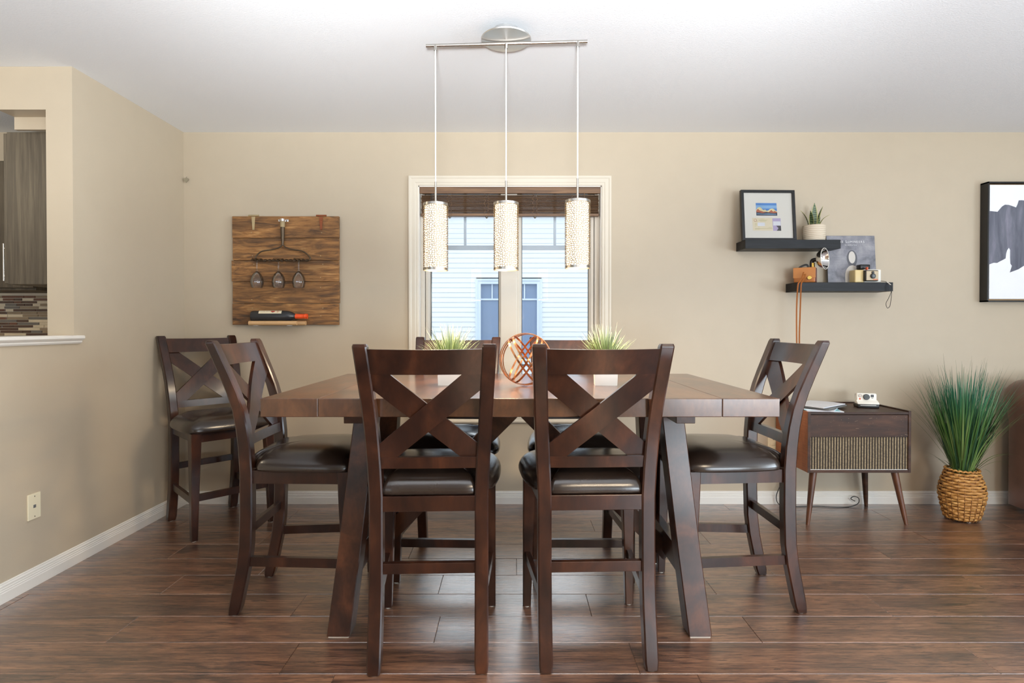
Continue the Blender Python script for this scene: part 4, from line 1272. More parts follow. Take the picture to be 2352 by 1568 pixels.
flat('mountain_print', [
    (PP((355, 400), (1025, 400), (1025, 835), (355, 835)), 0),
    (PP((428, 458), (972, 458), (980, 790), (435, 790)), 1),
    (PP((430, 520), (975, 520), (976, 600), (432, 610)), 2),
    (PP((435, 640), (470, 590), (520, 565), (560, 580), (590, 620), (640, 650), (665, 625), (700, 665), (740, 660), (800, 615), (850, 602), (900, 618), (930, 655), (978, 675), (980, 730), (435, 730)), 3),
    (PP((436, 665), (480, 610), (520, 650), (560, 665), (620, 690), (700, 690), (760, 700), (800, 665), (830, 640), (880, 690), (910, 665), (980, 700), (980, 740), (436, 740)), 4),
    (PP((436, 700), (520, 706), (600, 728), (700, 695), (800, 712), (900, 726), (980, 712), (980, 790), (436, 790)), 5),
    (PP((450, 738), (600, 748), (760, 740), (960, 752), (955, 762), (600, 760), (450, 750)), 2),
], ['mat_board', 'print_sky', 'print_sky_light', 'print_snow', 'print_rust', 'print_navy'], fp)
cert = [(PP((320, 850), (850, 850), (850, 1185), (335, 1185)), 0), (PP((460, 975), (650, 975), (650, 1065), (460, 1065)), 1)]
for (a, b, y) in ((530, 640, 880), (490, 720, 905), (500, 700, 922), (530, 680, 940), (380, 470, 940), (385, 440, 1000), (385, 440, 1022), (385, 440, 1045), (385, 410, 1078), (470, 500, 1092), (385, 840, 1133), (385, 500, 1150), (740, 820, 1110)):
    cert.append((PP((a, y - 2.5), (b, y - 2.5), (b, y + 2.5), (a, y + 2.5)), 2))
o_ = flat('certificate', cert, ['paper_cream', 'paper_white', 'leaf_edge', 'ink_red'], fp)
ring_pts = [PX(400 + 34 * math.cos(2 * PI * i / 20), 918 + 34 * math.sin(2 * PI * i / 20)) for i in range(20)]
bm = bmesh.new(); tube(bm, [(p[0], 0.008 + 0.0002, p[1]) for p in ring_pts + ring_pts[:1]], 0.0006, 5, cap=False)
flat('purple_card', [(PP((848, 858), (1062, 858), (1068, 1188), (860, 1188)), 0), (PP((864, 940), (1055, 940), (1060, 1050), (866, 1050)), 1), (PP((940, 1055), (1064, 1055), (1068, 1188), (950, 1188), (1000, 1120)), 2)],
     ['print_lilac', 'paper_white', 'ink_dark'], fp)
for v in bm.verts: v.co.y += 0.0018
mobj('seal', bm, 'ink_red', fp)

# snake plant
sp = empty('snake_plant', 'small snake plant in a striped beige pot on the upper shelf', 'plant', (1.940, 3.735, 1.715))
bm = bmesh.new()
lathe(bm, [(0.001, 0.0), (0.060, 0.0), (0.0645, 0.006), (0.0675, 0.05), (0.0685, 0.100), (0.064, 0.101), (0.062, 0.086), (0.001, 0.086)], 40)
mobj('pot', bm, 'striped_pot', sp, smooth=40)
bm = bmesh.new(); disc(bm, (0, 0, 0.088), 0.0635, 'Z'); mobj('soil', bm, 'soil', sp)
def sleaf(x, y, az, lean, L, w_):
    bm = bmesh.new(); rings = []; d = Vector((math.cos(az), math.sin(az), 0)); up = Vector((0, 0, 1))
    n = 12; p = Vector((x, y, 0.086)); side = Vector((-d.y, d.x, 0))
    th = 0.0018
    for i in range(n + 1):
        k = i / n; ww = w_ * (0.55 + 0.9 * k - 1.45 * k ** 2.4) if k < 0.98 else 0.0008
        ww = max(ww, 0.0006); a = lean * k * 1.3
        q = p + (d * math.sin(a) + up * math.cos(a)) * (L * k)
        nv = (d * math.cos(a) - up * math.sin(a)); cup = ww * 0.30
        rings.append([tuple(q - side * ww + nv * cup), tuple(q - side * ww * 0.78 + nv * cup * 0.5), tuple(q - nv * 0.0), tuple(q + side * ww * 0.78 + nv * cup * 0.5), tuple(q + side * ww + nv * cup),
                      tuple(q + side * ww * 0.78 + nv * (cup * 0.5 + th)), tuple(q + nv * th), tuple(q - side * ww * 0.78 + nv * (cup * 0.5 + th))])
    vr = loft(bm, rings, cap=True)
    for f in bm.faces:
        f.material_index = 0
    bm.verts.index_update(); bm.faces.ensure_lookup_table()
    idx = {v: (i % 8) for ring in vr for i, v in enumerate(ring)}
    for f in bm.faces:
        s_ = {idx[v] for v in f.verts}
        if len(f.verts) == 4 and (4 in s_ or 0 in s_) and not (s_ & {2, 6}): f.material_index = 1
    mobj('leaf', bm, ['snake_leaf', 'leaf_edge'], sp, smooth=60)
sleaf(0.000, 0.004, R(-100), 0.05, 0.160, 0.027)
sleaf(0.022, 0.012, R(12), 0.24, 0.150, 0.015)
sleaf(-0.018, -0.012, R(200), 0.10, 0.110, 0.024)
sleaf(-0.030, 0.006, R(180), 0.34, 0.125, 0.010)
sleaf(0.026, -0.008, R(-8), 0.52, 0.105, 0.013)
sleaf(0.012, -0.024, R(-60), 0.14, 0.070, 0.016)

# record sleeve
rs = empty('record_sleeve', 'grey record sleeve with white lettering leaning on the lower shelf', 'record', (2.205, 3.762, 1.446), 0, rot=(R(-5), 0, 0))
mobj('cardboard', bx(-0.1575, 0.1575, 0, 0.004, 0, 0.315, 0.0006, segs=1), 'sleeve_grey', rs)
def small_caps(s, zc, big, small, gap, mat):
    xs = []; x = 0
    parts = []
    for ch in s:
        if ch == ' ': x += small * 0.62; continue
        sz = big if ch.isupper() else small
        wd = {'I': 0.30, 'M': 0.84, 'E': 0.60, 'L': 0.54, 'T': 0.60, 'H': 0.74}.get(ch.upper(), 0.66) * sz
        parts.append((ch.upper(), x + wd / 2, sz)); x += wd + gap
    off = x / 2
    ms = []
    for ch, xc, sz in parts:
        o = text_obj('lettering', ch, sz, mat, rs, (xc - off, -0.0009, zc + (sz - small) * 0.36), (PI / 2, 0, 0), ext=0.0002)
        ms.append(o)
    # join the letters of one line into one printed piece
    bm = bmesh.new()
    for o in ms:
        me = o.data; me.transform(Matrix.Translation(o.location) @ Matrix.Rotation(PI / 2, 4, 'X')); bm.from_mesh(me)
        bpy.data.objects.remove(o)
    mobj('lettering', bm, mat, rs)
small_caps('The Lumineers', 0.274, 0.0255, 0.0195, 0.0018, 'ink_white')
small_caps('Cleopatra', 0.252, 0.0135, 0.0110, 0.0016, 'ink_white')
# plain pale upright form printed on the sleeve (generic stand-in)
def ell(cx_, cz_, a, b, n=24): return [(cx_ + a * math.cos(2 * PI * i / n), cz_ + b * math.sin(2 * PI * i / n)) for i in range(n)]
plain('print_pale', rgb(206, 200, 192), 0.6, var=0.04); plain('print_shadow', rgb(92, 92, 98), 0.6, var=0.1)
flat('printed_shape', [(ell(0.004, 0.165, 0.034, 0.055), 1), (ell(0.004, 0.172, 0.022, 0.040), 0), (ell(0.004, 0.045, 0.050, 0.075)[0:13] + [(-0.046, 0.002), (0.054, 0.002)], 0)], ['print_pale', 'print_shadow'], rs, y0=-0.0004)

# old box camera in a tan case with a flash reflector
c1 = empty('box_camera', 'old box camera in a tan leather case with a round flash reflector', 'camera', (1.880, 3.728, 1.4465), R(-33))
bm = bmesh.new(); box(bm, -0.062, 0.062, -0.042, 0.042, 0.0, 0.098, 0.008, segs=3)
cs = mobj('leather_case', bm, 'tan_leather', c1, smooth=50)
mobj('case_flap', bx(-0.064, 0.064, -0.0445, -0.0425, 0.03, 0.096, 0.0008), 'tan_leather_light', cs)
plain('case_side_leather', rgb(122, 78, 72), 0.35, var=0.08)
bm = bmesh.new(); box(bm, 0.0622, 0.0642, -0.038, 0.038, 0.004, 0.094, 0.0008)
mobj('side_panel', bm, 'case_side_leather', cs)
bm = bmesh.new(); cyl(bm, (0.030, 0, 0.030), 0.0125, -0.0505, -0.044, 'Y', 28, bev=0.0012); cyl(bm, (-0.006, 0, 0.016), 0.0055, -0.049, -0.044, 'Y', 16); cyl(bm, (0.004, 0, 0.050), 0.004, -0.048, -0.044, 'Y', 14)
mobj('snap_button', bm, 'gold', c1, smooth=40)
bm = bmesh.new(); tube(bm, catmull([(-0.035, 0.0, 0.098), (-0.022, 0, 0.108), (0.002, 0, 0.117), (0.014, 0, 0.112), (0.018, 0, 0.098)], 5), 1, flat=(0.0015, 0.006))
mobj('carry_strap', bm, 'black_plastic', c1)
bm = bmesh.new()
tube(bm, catmull([(0.038, 0.0, 0.097), (0.038, 0.0, 0.128), (0.043, -0.002, 0.142), (0.060, -0.006, 0.145), (0.076, -0.010, 0.143)], 5), 0.0125, 14)
mobj('flash_arm', bm, 'black_plastic', c1, smooth=50)
bm = bmesh.new(); cyl(bm, (0.045, -0.004, 0), 0.0105, 0.098, 0.126, seg=20)
mobj('flash_socket', bm, 'gold', c1, smooth=40)
bm = bmesh.new()
o_ = [(0.004, 0.0), (0.026, 0.004), (0.045, 0.014), (0.058, 0.030), (0.066, 0.050)]
i_ = [(r_ - 0.0012, h_ + 0.0012) for r_, h_ in o_]
lathe(bm, o_ + list(reversed(i_)), 48)
rf = mobj('reflector', bm, 'chrome', c1, smooth=60)
tgt_rot = Vector((math.cos(R(-57)), math.sin(R(-57)), 0.0))
rf.location = (0.066, -0.010, 0.146)
wd = Matrix.Rotation(R(33), 3, 'Z') @ Vector((0.66, -0.75, 0.03)).normalized()
rf.rotation_euler = wd.to_track_quat('Z', 'Y').to_euler()
bm = bmesh.new(); tube(bm, [(0.066 * math.cos(2 * PI * i / 48), 0.066 * math.sin(2 * PI * i / 48), 0.050) for i in range(49)], 0.0022, 8, cap=False)
mobj('rim', bm, 'white_plastic', rf, smooth=60)
bm = bmesh.new(); lathe(bm, [(0.001, 0.0), (0.006, 0.002), (0.010, 0.014), (0.008, 0.026), (0.001, 0.030)], 20)
mobj('flash_bulb', bm, 'wine_glass_mat', rf, smooth=60)
# two long straps hanging over the shelf edge (in the camera's local frame)
Rm = Matrix.Rotation(R(33), 3, 'Z')
def W2L(p): return tuple(Rm @ (Vector(p) - Vector((1.880, 3.728, 1.4465))))
for dx, top in ((0.0, (1.842, 3.672, 1.512)), (0.016, (1.852, 3.668, 1.500))):
    wp = [top, (1.826 + dx, 3.660, 1.476), (1.808 + dx, 3.653, 1.449), (1.796 + dx * 1.2, 3.648, 1.430), (1.790 + dx * 1.4, 3.648, 1.36), (1.788 + dx * 1.4, 3.650, 1.25), (1.789 + dx * 1.1, 3.650, 1.13), (1.791 + dx, 3.650, 1.03)]
    bm = bmesh.new(); tube(bm, [W2L(p) for p in catmull(wp, 5)], 1, flat=(0.0042, 0.0011))
    mobj('neck_strap', bm, 'tan_leather', c1)

# cream instant camera on the lower shelf
c2 = empty('instant_camera', 'cream instant camera with black-rimmed front plate on the lower shelf', 'camera', (2.262, 3.718, 1.446), R(4))
bm = bmesh.new(); box(bm, -0.088, -0.028, -0.028, 0.035, 0.0, 0.082, 0.007, segs=3)
mobj('left_body', bm, 'cream_plastic', c2, smooth=50)
bm = bmesh.new(); box(bm, -0.0275, 0.088, -0.028, 0.035, 0.0, 0.086, 0.009, segs=3)
mobj('right_body', bm, 'white_plastic', c2, smooth=50)
bm = bmesh.new(); box(bm, -0.036, 0.052, -0.052, -0.026, 0.008, 0.078, 0.006, segs=3)
hp = mobj('front_housing', bm, 'black_plastic', c2, smooth=50)
plain('beige_plate', rgb(196, 178, 148), 0.5, var=0.02)
mobj('face_plate', bx(-0.031, 0.047, -0.0545, -0.0522, 0.013, 0.073, 0.002), 'beige_plate', c2)
bm = bmesh.new(); cyl(bm, (0.009, 0, 0.040), 0.0165, -0.064, -0.0545, 'Y', 32, bev=0.002)
ln = mobj('lens_ring', bm, 'black_plastic', c2, smooth=40)
bm = bmesh.new(); cyl(bm, (0.009, 0, 0.040), 0.009, -0.0652, -0.0635, 'Y', 24)
mobj('lens', bm, 'lens_glass', ln)
bm = bmesh.new(); cyl(bm, (0.009, 0, 0.063), 0.0075, -0.0605, -0.0545, 'Y', 24); mobj('exposure_eye', bm, 'black_plastic', c2, smooth=40)
mobj('colour_strip', bx(0.012, 0.043, -0.0556, -0.0546, 0.016, 0.021), 'orange_plastic', c2)
bm = bmesh.new(); box(bm, -0.046, 0.022, -0.018, 0.028, 0.0865, 0.118, 0.008, segs=3)
mobj('viewfinder', bm, 'black_plastic', c2, smooth=50)
bm = bmesh.new(); box(bm, -0.022, -0.013, -0.045, -0.030, 0.080, 0.098, 0.002)
mobj('shutter_lever', bm, 'orange_plastic', c2)
bm = bmesh.new()
loop = [(0.088, -0.020, 0.012), (0.098, -0.055, 0.004), (0.104, -0.088, -0.02), (0.106, -0.090, -0.06), (0.090, -0.090, -0.10), (0.072, -0.090, -0.135), (0.082, -0.090, -0.163), (0.098, -0.090, -0.150), (0.105, -0.090, -0.11), (0.109, -0.090, -0.06), (0.107, -0.088, -0.025)]
tube(bm, catmull(loop, 5), 0.0016, 7)
mobj('wrist_strap', bm, 'cable_black', c2, smooth=60)
bm = bmesh.new(); tube(bm, [(0.099, -0.060, 0.004), (0.105, -0.087, -0.018)], 0.003, 8); mobj('strap_clip', bm, 'white_plastic', c2)

# ------------------------------------------------------------------ record-player cabinet
rc = empty('record_cabinet', 'vintage brown record-player cabinet on splayed legs with a speaker-cloth front', 'cabinet', (2.0275, 3.575, 0))
W2, D0, D1, Z0_, Z1_ = 0.3025, -0.195, 0.215, 0.311, 0.668
t_ = 0.016
bm = bmesh.new()
mobj('side_panel', bx(-W2, -W2 + t_, D0, D1, Z0_, Z1_, 0.0015), 'cabinet_side_wood', rc)
bm = bmesh.new(); box(bm, -W2 - 0.0002, -W2 + t_ + 0.0002, D0 - 0.0015, D0 + 0.0005, Z0_, Z1_)
mobj('edge_strip', bm, 'cabinet_wood', rc)
mobj('side_panel', bx(W2 - t_, W2, D0, D1, Z0_, Z1_ + 0.006, 0.0015), 'cabinet_wood', rc)
mobj('top_panel', bx(-W2 + t_, W2 - t_, D0, D1, Z1_ - t_, Z1_ - 0.001, 0.0015), 'cabinet_wood', rc)
mobj('bottom_panel', bx(-W2 + t_, W2 - t_, D0, D1, Z0_, Z0_ + t_, 0.0015), 'cabinet_wood', rc)
mobj('back_panel', bx(-W2 + t_, W2 - t_, D1 - 0.01, D1 - 0.002, Z0_ + t_, Z1_ - t_), 'cabinet_wood', rc)
mobj('front_panel', bx(-W2 + t_ + 0.001, W2 - t_ - 0.001, D0 + 0.004, D0 + 0.018, 0.520, Z1_ - t_ - 0.003, 0.001), 'cabinet_wood', rc)
mobj('speaker_cloth', bx(-W2 + t_, W2 - t_, D0 + 0.009, D0 + 0.014, Z0_ + t_, 0.519), 'grille_cloth', rc)
mobj('rail', bx(-W2 + t_, W2 - t_, D0 + 0.004, D0 + 0.012, Z0_ + t_ + 0.0002, Z0_ + t_ + 0.004), 'steel', rc)
mobj('top_lip', bx(-W2 + t_, W2 - t_, D1 - 0.012, D1, Z1_ - 0.0008, Z1_ + 0.006), 'cabinet_wood', rc)
plain('scratch', rgb(178, 148, 122), 0.7, var=0.1)
bm = bmesh.new(); rsx = random.Random(9)
for i in range(46):
    x = rsx.uniform(-W2 + 0.03, W2 - 0.03); z = rsx.choice([rsx.uniform(0.528, 0.642), rsx.uniform(0.524, 0.53), rsx.uniform(0.60, 0.64)])
    l = rsx.uniform(0.001, 0.005) if i > 3 else 0.018; h = rsx.uniform(0.0005, 0.0012)
    a = rsx.uniform(-0.4, 0.4)
    q = [(x, z), (x + l, z + a * l), (x + l, z + a * l + h), (x, z + h)]
    bm.faces.new([bm.verts.new((p[0], D0 + 0.0037, p[1])) for p in q])
o = mobj('scratches', bm, 'scratch', rc); o['kind'] = 'stuff'
for sx in (-1, 1):
    for yy, s2 in ((D0 + 0.055, -1), (D1 - 0.06, 1)):
        xt, xb = sx * (W2 - 0.062), sx * (W2 - 0.012) if s2 < 0 else sx * (W2 - 0.035)
        yb_ = yy + (-0.035 if s2 < 0 else 0.02)
        bm = bmesh.new(); tube(bm, [(xb, yb_, 0.001), (xb + (xt - xb) * 0.2, yb_ + (yy - yb_) * 0.2, 0.062), (xt, yy, Z0_)], [0.0105, 0.0135, 0.0215], 18)
        for v in bm.verts:
            if v.co.z < 0.02: v.co.z = 0.001
            if v.co.z > Z0_ - 0.02: v.co.z = Z0_
        mobj('leg', bm, 'cabinet_leg_wood' if s2 < 0 else 'cabinet_wood', rc, smooth=50)
pc_pts = [(1.80, 3.76, 0.30), (1.79, 3.77, 0.22), (1.745, 3.775, 0.12), (1.72, 3.77, 0.05), (1.74, 3.75, 0.006), (1.83, 3.73, 0.004), (1.95, 3.74, 0.004), (2.08, 3.72, 0.004), (2.18, 3.73, 0.004), (2.24, 3.745, 0.02), (2.25, 3.755, 0.05), (2.225, 3.765, 0.06), (2.205, 3.765, 0.045), (2.23, 3.76, 0.03)]
bm = bmesh.new(); tube(bm, catmull([(p[0] - 2.0275, p[1] - 3.575, p[2]) for p in pc_pts], 6), 0.0028, 8)
mobj('power_cord', bm, 'cable_black', rc, smooth=60)
# papers lying on it
def paper_stack():
    t = empty('magazine_pile', 'small fanned pile of white papers and magazines on the record cabinet', 'papers', (1.86, 3.52, 0.6672), R(0))
    zz = 0.0
    for i, (w_, d_, th, ox, oy, a, mat) in enumerate(((0.20, 0.27, 0.004, 0.0, 0.0, 12, 'paper_white'), (0.19, 0.26, 0.002, 0.01, 0.005, 22, 'paper_blue'), (0.21, 0.28, 0.004, 0.0, 0.01, 36, 'paper_white'), (0.21, 0.29, 0.005, 0.012, 0.01, 48, 'grey_plastic'), (0.21, 0.29, 0.005, 0.0, 0.02, 52, 'paper_white'))):
        bm = bmesh.new(); N = 6; V = []; 
        for lev in (0, 1):
            for i_ in range(N + 1):
                u = -0.5 + i_ / N
                for j in (0, 1):
                    curl = 0.0015 * (i > 2) * (1 + math.cos(u * 5)) 
                    V.append(bm.verts.new((u * w_, (j - 0.5) * d_, lev * th + curl)))
        q = 2 * (N + 1)
        for i_ in range(N):
            a0 = i_ * 2
            bm.faces.new([V[a0], V[a0 + 2], V[a0 + 3], V[a0 + 1]]); bm.faces.new([V[q + a0], V[q + a0 + 1], V[q + a0 + 3], V[q + a0 + 2]])
            bm.faces.new([V[a0], V[q + a0], V[q + a0 + 2], V[a0 + 2]]); bm.faces.new([V[a0 + 1], V[a0 + 3], V[q + a0 + 3], V[q + a0 + 1]])
        bm.faces.new([V[0], V[1], V[q + 1], V[q]]); bm.faces.new([V[2 * N], V[q + 2 * N], V[q + 2 * N + 1], V[2 * N + 1]])
        o = mobj('magazine', bm, mat, t, loc=(ox, oy, zz)); o.rotation_euler = (0, 0, R(-a)); zz += th + 0.0035 * (i > 1)
paper_stack()

# small white instant camera on the cabinet
c3 = empty('small_instant_camera', 'small white instant camera with red button on the record cabinet', 'camera', (2.195, 3.60, 0.6673), R(-14))
c3.scale = (0.9, 0.9, 0.9)
bm = bmesh.new()
side = [(-0.062, 0.030), (-0.040, 0.042), (-0.036, 0.092), (-0.028, 0.097), (0.0, 0.097), (0.0, 0.0), (-0.058, 0.022)]
sec = [(-0.064, 0.026), (-0.060, 0.033), (-0.034, 0.045), (-0.028, 0.052), (-0.026, 0.090), (-0.020, 0.096), (0.006, 0.096), (0.006, 0.026)]
loft(bm, [[(x, y * 1.0, z) for y, z in sec] for x in (-0.066, -0.064 + 0.0, 0.064, 0.066)])
for v in bm.verts:
    if abs(v.co.x) > 0.065: v.co.y = v.co.y * 0.94 - 0.001; v.co.z = 0.06 + (v.co.z - 0.06) * 0.94
    if v.co.z > 0.05: v.co.x *= 0.90
mobj('camera_body', bm, 'white_plastic', c3, smooth=40)
bm = bmesh.new(); box(bm, -0.066, 0.066, -0.064, 0.030, 0.0, 0.0265, 0.005, segs=3)
mobj('film_door', bm, 'black_plastic', c3, smooth=50)
mobj('film_slot', bx(-0.050, 0.046, -0.0655, -0.0638, 0.017, 0.0195), 'white_plastic', c3)
bm = bmesh.new(); box(bm, -0.056, 0.056, 0.0065, 0.040, 0.0265, 0.090, 0.008, segs=3)
mobj('rear_body', bm, 'grey_plastic', c3, smooth=50)
bm = bmesh.new(); cyl(bm, (-0.004, 0, 0.072), 0.0195, -0.040, -0.024, 'Y', 36, bev=0.002)
lr = mobj('lens_ring', bm, 'black_plastic', c3, smooth=40)
bm = bmesh.new(); cyl(bm, (-0.004, 0, 0.072), 0.0105, -0.0412, -0.0395, 'Y', 28); mobj('lens', bm, 'lens_glass', lr)
bm = bmesh.new(); cyl(bm, (-0.042, 0, 0.080), 0.0110, -0.031, -0.024, 'Y', 28, bev=0.002); mobj('flash_window', bm, 'chrome', c3, smooth=40)
bm = bmesh.new(); cyl(bm, (-0.043, 0, 0.058), 0.0058, -0.031, -0.024, 'Y', 20, bev=0.0015); mobj('shutter_button', bm, 'orange_plastic', c3, smooth=40)
bm = bmesh.new(); box(bm, 0.024, 0.043, -0.030, -0.0245, 0.070, 0.088, 0.0025); box(bm, 0.028, 0.040, -0.028, -0.0245, 0.062, 0.0655, 0.001)
mobj('viewfinder', bm, 'black_plastic', c3)

# ------------------------------------------------------------------ grass in the woven basket
gp = empty('grass_plant', 'tall artificial grass in a woven wicker basket beside the sofa', 'plant', (2.722, 3.50, 0), R(10))
tilt = R(4)
def brad(z):   # basket radius
    P = [(0.0, 0.080), (0.02, 0.092), (0.08, 0.105), (0.14, 0.117), (0.17, 0.118), (0.22, 0.110), (0.27, 0.092), (0.30, 0.084)]
    for (z0, r0), (z1, r1) in zip(P, P[1:]):
        if z <= z1:
            k = (z - z0) / (z1 - z0); k = k * k * (3 - 2 * k) if False else k
            return r0 + (r1 - r0) * k
    return P[-1][1]
NS = 22
nrow = 17
for r_ in range(nrow):
    bm = bmesh.new(); zc = 0.014 + r_ * 0.0168; rings = []
    n = NS * 6
    for i in range(n + 1):
        a = 2 * PI * i / n
        wv = math.sin(NS / 2 * a + PI * (r_ % 2)); 
        rad = brad(zc) + 0.0052 * wv
        hh = 0.0078 + 0.0008 * math.sin(a * 5 + r_)
        dz = 0.0012 * math.sin(3 * a + r_ * 2) + 0.004 * math.cos(a + 1) * (1 - r_ / nrow)
        c_, s_ = math.cos(a), math.sin(a)
        z_ = zc + dz + 0.005 * (1 - r_ / nrow)
        rings.append([((rad - 0.002) * c_, (rad - 0.002) * s_, z_ - hh), ((rad + 0.001) * c_, (rad + 0.001) * s_, z_ - hh * 0.8), ((rad + 0.0022) * c_, (rad + 0.0022) * s_, z_), ((rad + 0.001) * c_, (rad + 0.001) * s_, z_ + hh * 0.8), ((rad - 0.002) * c_, (rad - 0.002) * s_, z_ + hh)])
    loft(bm, rings, cap=False)
    mobj('woven_strand', bm, 'wicker', gp, smooth=60)
stake = None
for i in range(NS):
    a = 2 * PI * (i + 0.0) / NS + PI / NS * 0
    if stake is None:
        bm = bmesh.new(); tube(bm, [(brad(z) - 0.0005, 0, z) for z in [0.006 + 0.02 * k for k in range(15)]], 0.0028, 6)
        stake = mobj('stake', bm, 'wicker_dark', gp, smooth=60); stake.rotation_euler = (0, 0, a)
    else: inst(stake, gp, (0, 0, 0), (0, 0, a))
bm = bmesh.new(); pts = []
for i in range(133):
    a = 2 * PI * i / 132; k = i * 2 * PI / 6
    pts.append(((0.0835 + 0.003 * math.cos(k)) * math.cos(a), (0.0835 + 0.003 * math.cos(k)) * math.sin(a), 0.303 + 0.003 * math.sin(k)))
tube(bm, pts, 0.0062, 7, cap=False); mobj('basket_rim', bm, 'wicker', gp, smooth=60)
bm = bmesh.new(); lathe(bm, [(0.001, 0.006), (0.078, 0.006), (0.078, 0.012), (0.092, 0.06), (0.108, 0.15), (0.098, 0.24), (0.078, 0.285), (0.001, 0.285)], 32)
mobj('basket_liner', bm, 'wicker_dark', gp, smooth=60)
fo = None
for a in (0.3, 2.4, 4.5):
    if fo is None:
        bm = bmesh.new(); cyl(bm, (0, 0, 0), 0.011, 0, 0.008, seg=14); fo = mobj('foot_pad', bm, 'felt', gp, loc=(0.055 * math.cos(a), 0.055 * math.sin(a), 0))
    else: inst(fo, gp, (0.055 * math.cos(a), 0.055 * math.sin(a), 0))
rg = random.Random(42); bm = bmesh.new()
for i in range(620):
    az = rg.uniform(0, 2 * PI); rad = 0.055 * math.sqrt(rg.random()); ln = 0.04 + 0.40 * rg.random() ** 0.8
    L = rg.uniform(0.42, 0.74) * (1.0 - 0.30 * ln); mi = rg.choice((0, 0, 1, 2, 2))
    back_f = math.sin(az + R(10))
    if back_f > 0.3: L *= 0.86; ln *= 0.55
    blade(bm, (math.cos(az) * rad, math.sin(az) * rad, 0.285), az + rg.uniform(-0.35, 0.35), ln, L, rg.uniform(0.0020, 0.0048), rg.uniform(-0.10, 0.28) if rg.random() < 0.85 else rg.uniform(0.3, 0.8), 8, mi)
for i in range(90):
    az = rg.uniform(0, 2 * PI); ln = rg.uniform(0.15, 0.6)
    if math.sin(az + R(10)) > 0.3: ln *= 0.5
    blade(bm, (math.cos(az) * 0.03, math.sin(az) * 0.03, 0.285), az, ln, rg.uniform(0.5, 0.72) * (1 - 0.2 * ln), rg.uniform(0.0012, 0.0020), rg.uniform(0.1, 0.75), 9, rg.choice((0, 1, 2)))
for az, dr_, L in ((R(175), 1.35, 0.22), (R(190), 1.2, 0.19), (R(-25), 1.7, 0.30), (R(-15), 1.6, 0.27), (R(-40), 2.0, 0.22), (R(-80), 2.3, 0.12), (R(10), 0.9, 0.22), (R(165), 1.0, 0.25)):
    blade(bm, (math.cos(az) * 0.06, math.sin(az) * 0.06, 0.29), az, 0.75, L, 0.0032, dr_, 9, rg.choice((0, 1)))
o = mobj('grass', bm, ['tall_grass_a', 'tall_grass_b', 'tall_grass_c'], gp, smooth=180); o['kind'] = 'stuff'

# ------------------------------------------------------------------ framed abstract canvas
ar = empty('abstract_painting', 'abstract grey-on-white canvas in a deep black floating frame', 'painting', (3.068 + 0.42, YB, 1.327))
AW, AH, AD = 0.42, 0.775, 0.062
bm = bmesh.new()
for b in ((-AW, -AW + 0.009, 0, AH), (AW - 0.009, AW, 0, AH), (-AW, AW, 0, 0.009), (-AW, AW, AH - 0.009, AH)):
    box(bm, b[0], b[1], -AD, -0.001, b[2], b[3])
mobj('frame', bm, 'black_lacquer', ar)
mobj('frame_back', bx(-AW + 0.009, AW - 0.009, -0.02, -0.012, 0.009, AH - 0.009), 'pale_wood', ar)
bm = bmesh.new(); c_ = AW - 0.019
box(bm, -c_, c_, -0.054, -0.0205, 0.019, AH - 0.019)
cv = mobj('canvas', bm, 'canvas_white', ar)
def AP(x, y):   # pixels of the painting crop (617 px wide) -> local
    return (-c_ + (x - 200) / 5.06 / 355.0, (1470 - y) / 5.06 / 355.0 + 0.019)
top = [(190, 448), (290, 458), (340, 398), (375, 376), (420, 378), (470, 395), (505, 408), (522, 370), (535, 326), (570, 324), (620, 330), (700, 322), (800, 300), (930, 315), (1050, 290), (1180, 330), (1300, 380), (1380, 430), (1440, 520), (1420, 640), (1470, 700), (1400, 820), (1300, 850), (1180, 830), (1120, 900), (1020, 930), (940, 900), (860, 980), (790, 960), (720, 1010), (660, 1000), (615, 1010), (612, 1080), (570, 1105), (540, 1125), (500, 1140), (438, 1163), (455, 1110), (462, 1085), (445, 1060), (440, 980), (440, 900), (425, 876), (405, 905), (395, 940), (388, 1000), (360, 1015), (320, 1035), (290, 1052), (250, 1050), (190, 1072)]
flat('painted_shape', [([AP(*p) for p in top], 0)], ['brushed_grey_paint'], cv, y0=-0.0546)

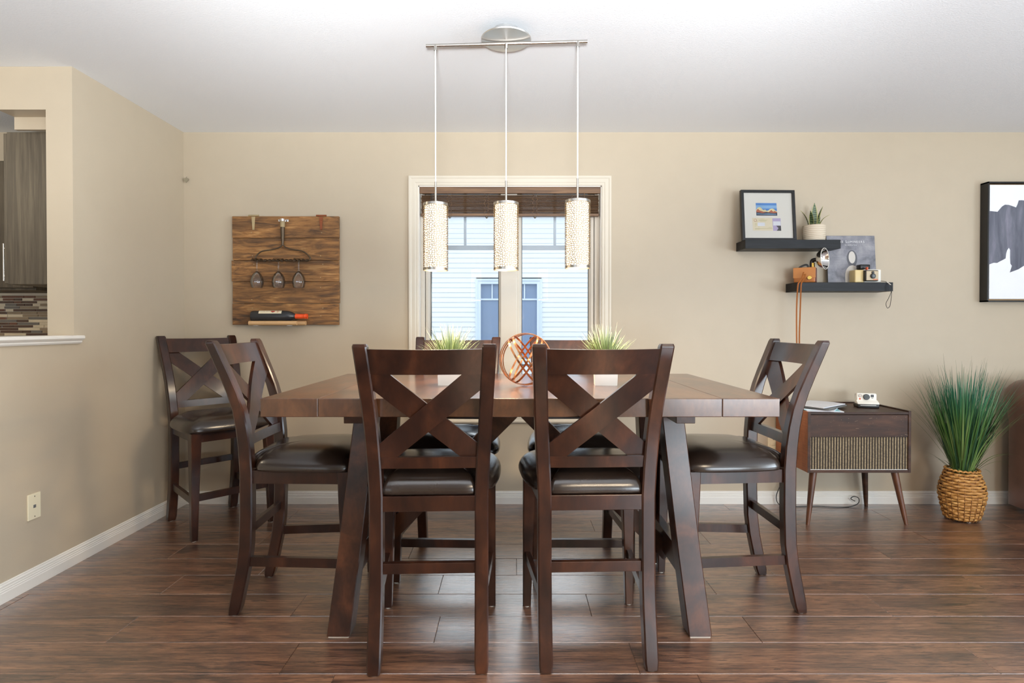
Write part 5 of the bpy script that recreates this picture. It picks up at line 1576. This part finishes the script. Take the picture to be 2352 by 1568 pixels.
# ------------------------------------------------------------------ leather sofa at the right edge
so = empty('leather_sofa', 'brown leather sofa at the right edge behind the tall grass plant', 'sofa', (4.16, 3.32, 0))
def rolled_arm(sx):
    bm = bmesh.new(); n = 22; rings = []
    xo = sx * 0.91
    for y, sc in ((-0.44, 0.90), (-0.455 + 0.02, 0.97), (-0.40, 1.0), (0.30, 1.0), (0.36, 0.97), (0.38, 0.88)):
        ring = []
        for i in range(n):
            a = -PI * 0.20 + (PI * 1.40) * i / (n - 1)
            ring.append((xo + 0.128 * sc * math.cos(a) * 1.0, y, 0.712 + 0.122 * sc * math.sin(a)))
        w2 = 0.085 * sc
        ring += [(xo - w2, y, 0.56), (xo - w2, y, 0.035), (xo + w2, y, 0.035), (xo + w2, y, 0.56)]
        rings.append(ring)
    loft(bm, rings)
    return mobj('arm', bm, 'sofa_leather', so, smooth=60)
rolled_arm(-1); rolled_arm(1)
bm = bmesh.new(); box(bm, -0.80, 0.80, -0.40, 0.38, 0.10, 0.28, 0.02, segs=3); mobj('base', bm, 'sofa_leather', so, smooth=50)
bm = bmesh.new(); box(bm, -0.80, 0.80, 0.14, 0.40, 0.29, 0.86, 0.06, segs=4); mobj('backrest', bm, 'sofa_leather', so, smooth=50)
sc_ = None
for x in (-0.385, 0.385):
    if sc_ is None:
        bm = bmesh.new(); box(bm, -0.38, 0.38, -0.42, 0.13, 0.285, 0.45, 0.05, segs=4); sc_ = mobj('seat_cushion', bm, 'sofa_leather', so, smooth=50, loc=(x, 0, 0))
    else: inst(sc_, so, (x, 0, 0))
ft = None
for x in (-0.88, 0.88):
    for y in (-0.38, 0.32):
        if ft is None:
            bm = bmesh.new(); loft(bm, [cham_rect(0, 0, 0.022, 0.022, 0.0, 0.003), cham_rect(0, 0, 0.030, 0.030, 0.037, 0.003)]); ft = mobj('foot', bm, 'black_lacquer', so, loc=(x, y, 0))
        else: inst(ft, so, (x, y, 0))

# ------------------------------------------------------------------ ceiling lamps outside the frame; the living-room housing is added for its fill
t = empty('fill_lamp_housing', 'unseen square lamp housing added on the living-room ceiling behind the camera', 'ceiling lamp', (1.2, -0.9, H))
mobj('housing', bx(-0.32, 0.32, -0.32, 0.32, -0.03, -0.0005, 0.006), 'trim_white', t)
t = empty('kitchen_pendant', 'short-stemmed ceiling lamp of the kitchen', 'ceiling lamp', (-3.6, 1.9, H))
bm = bmesh.new(); cyl(bm, (0, 0, 0), 0.06, -0.02, -0.0005, seg=24); mobj('rose', bm, 'trim_white', t, smooth=40)
bm = bmesh.new(); cyl(bm, (0, 0, 0), 0.006, -0.14, -0.02, seg=12); mobj('stem', bm, 'steel', t, smooth=40)
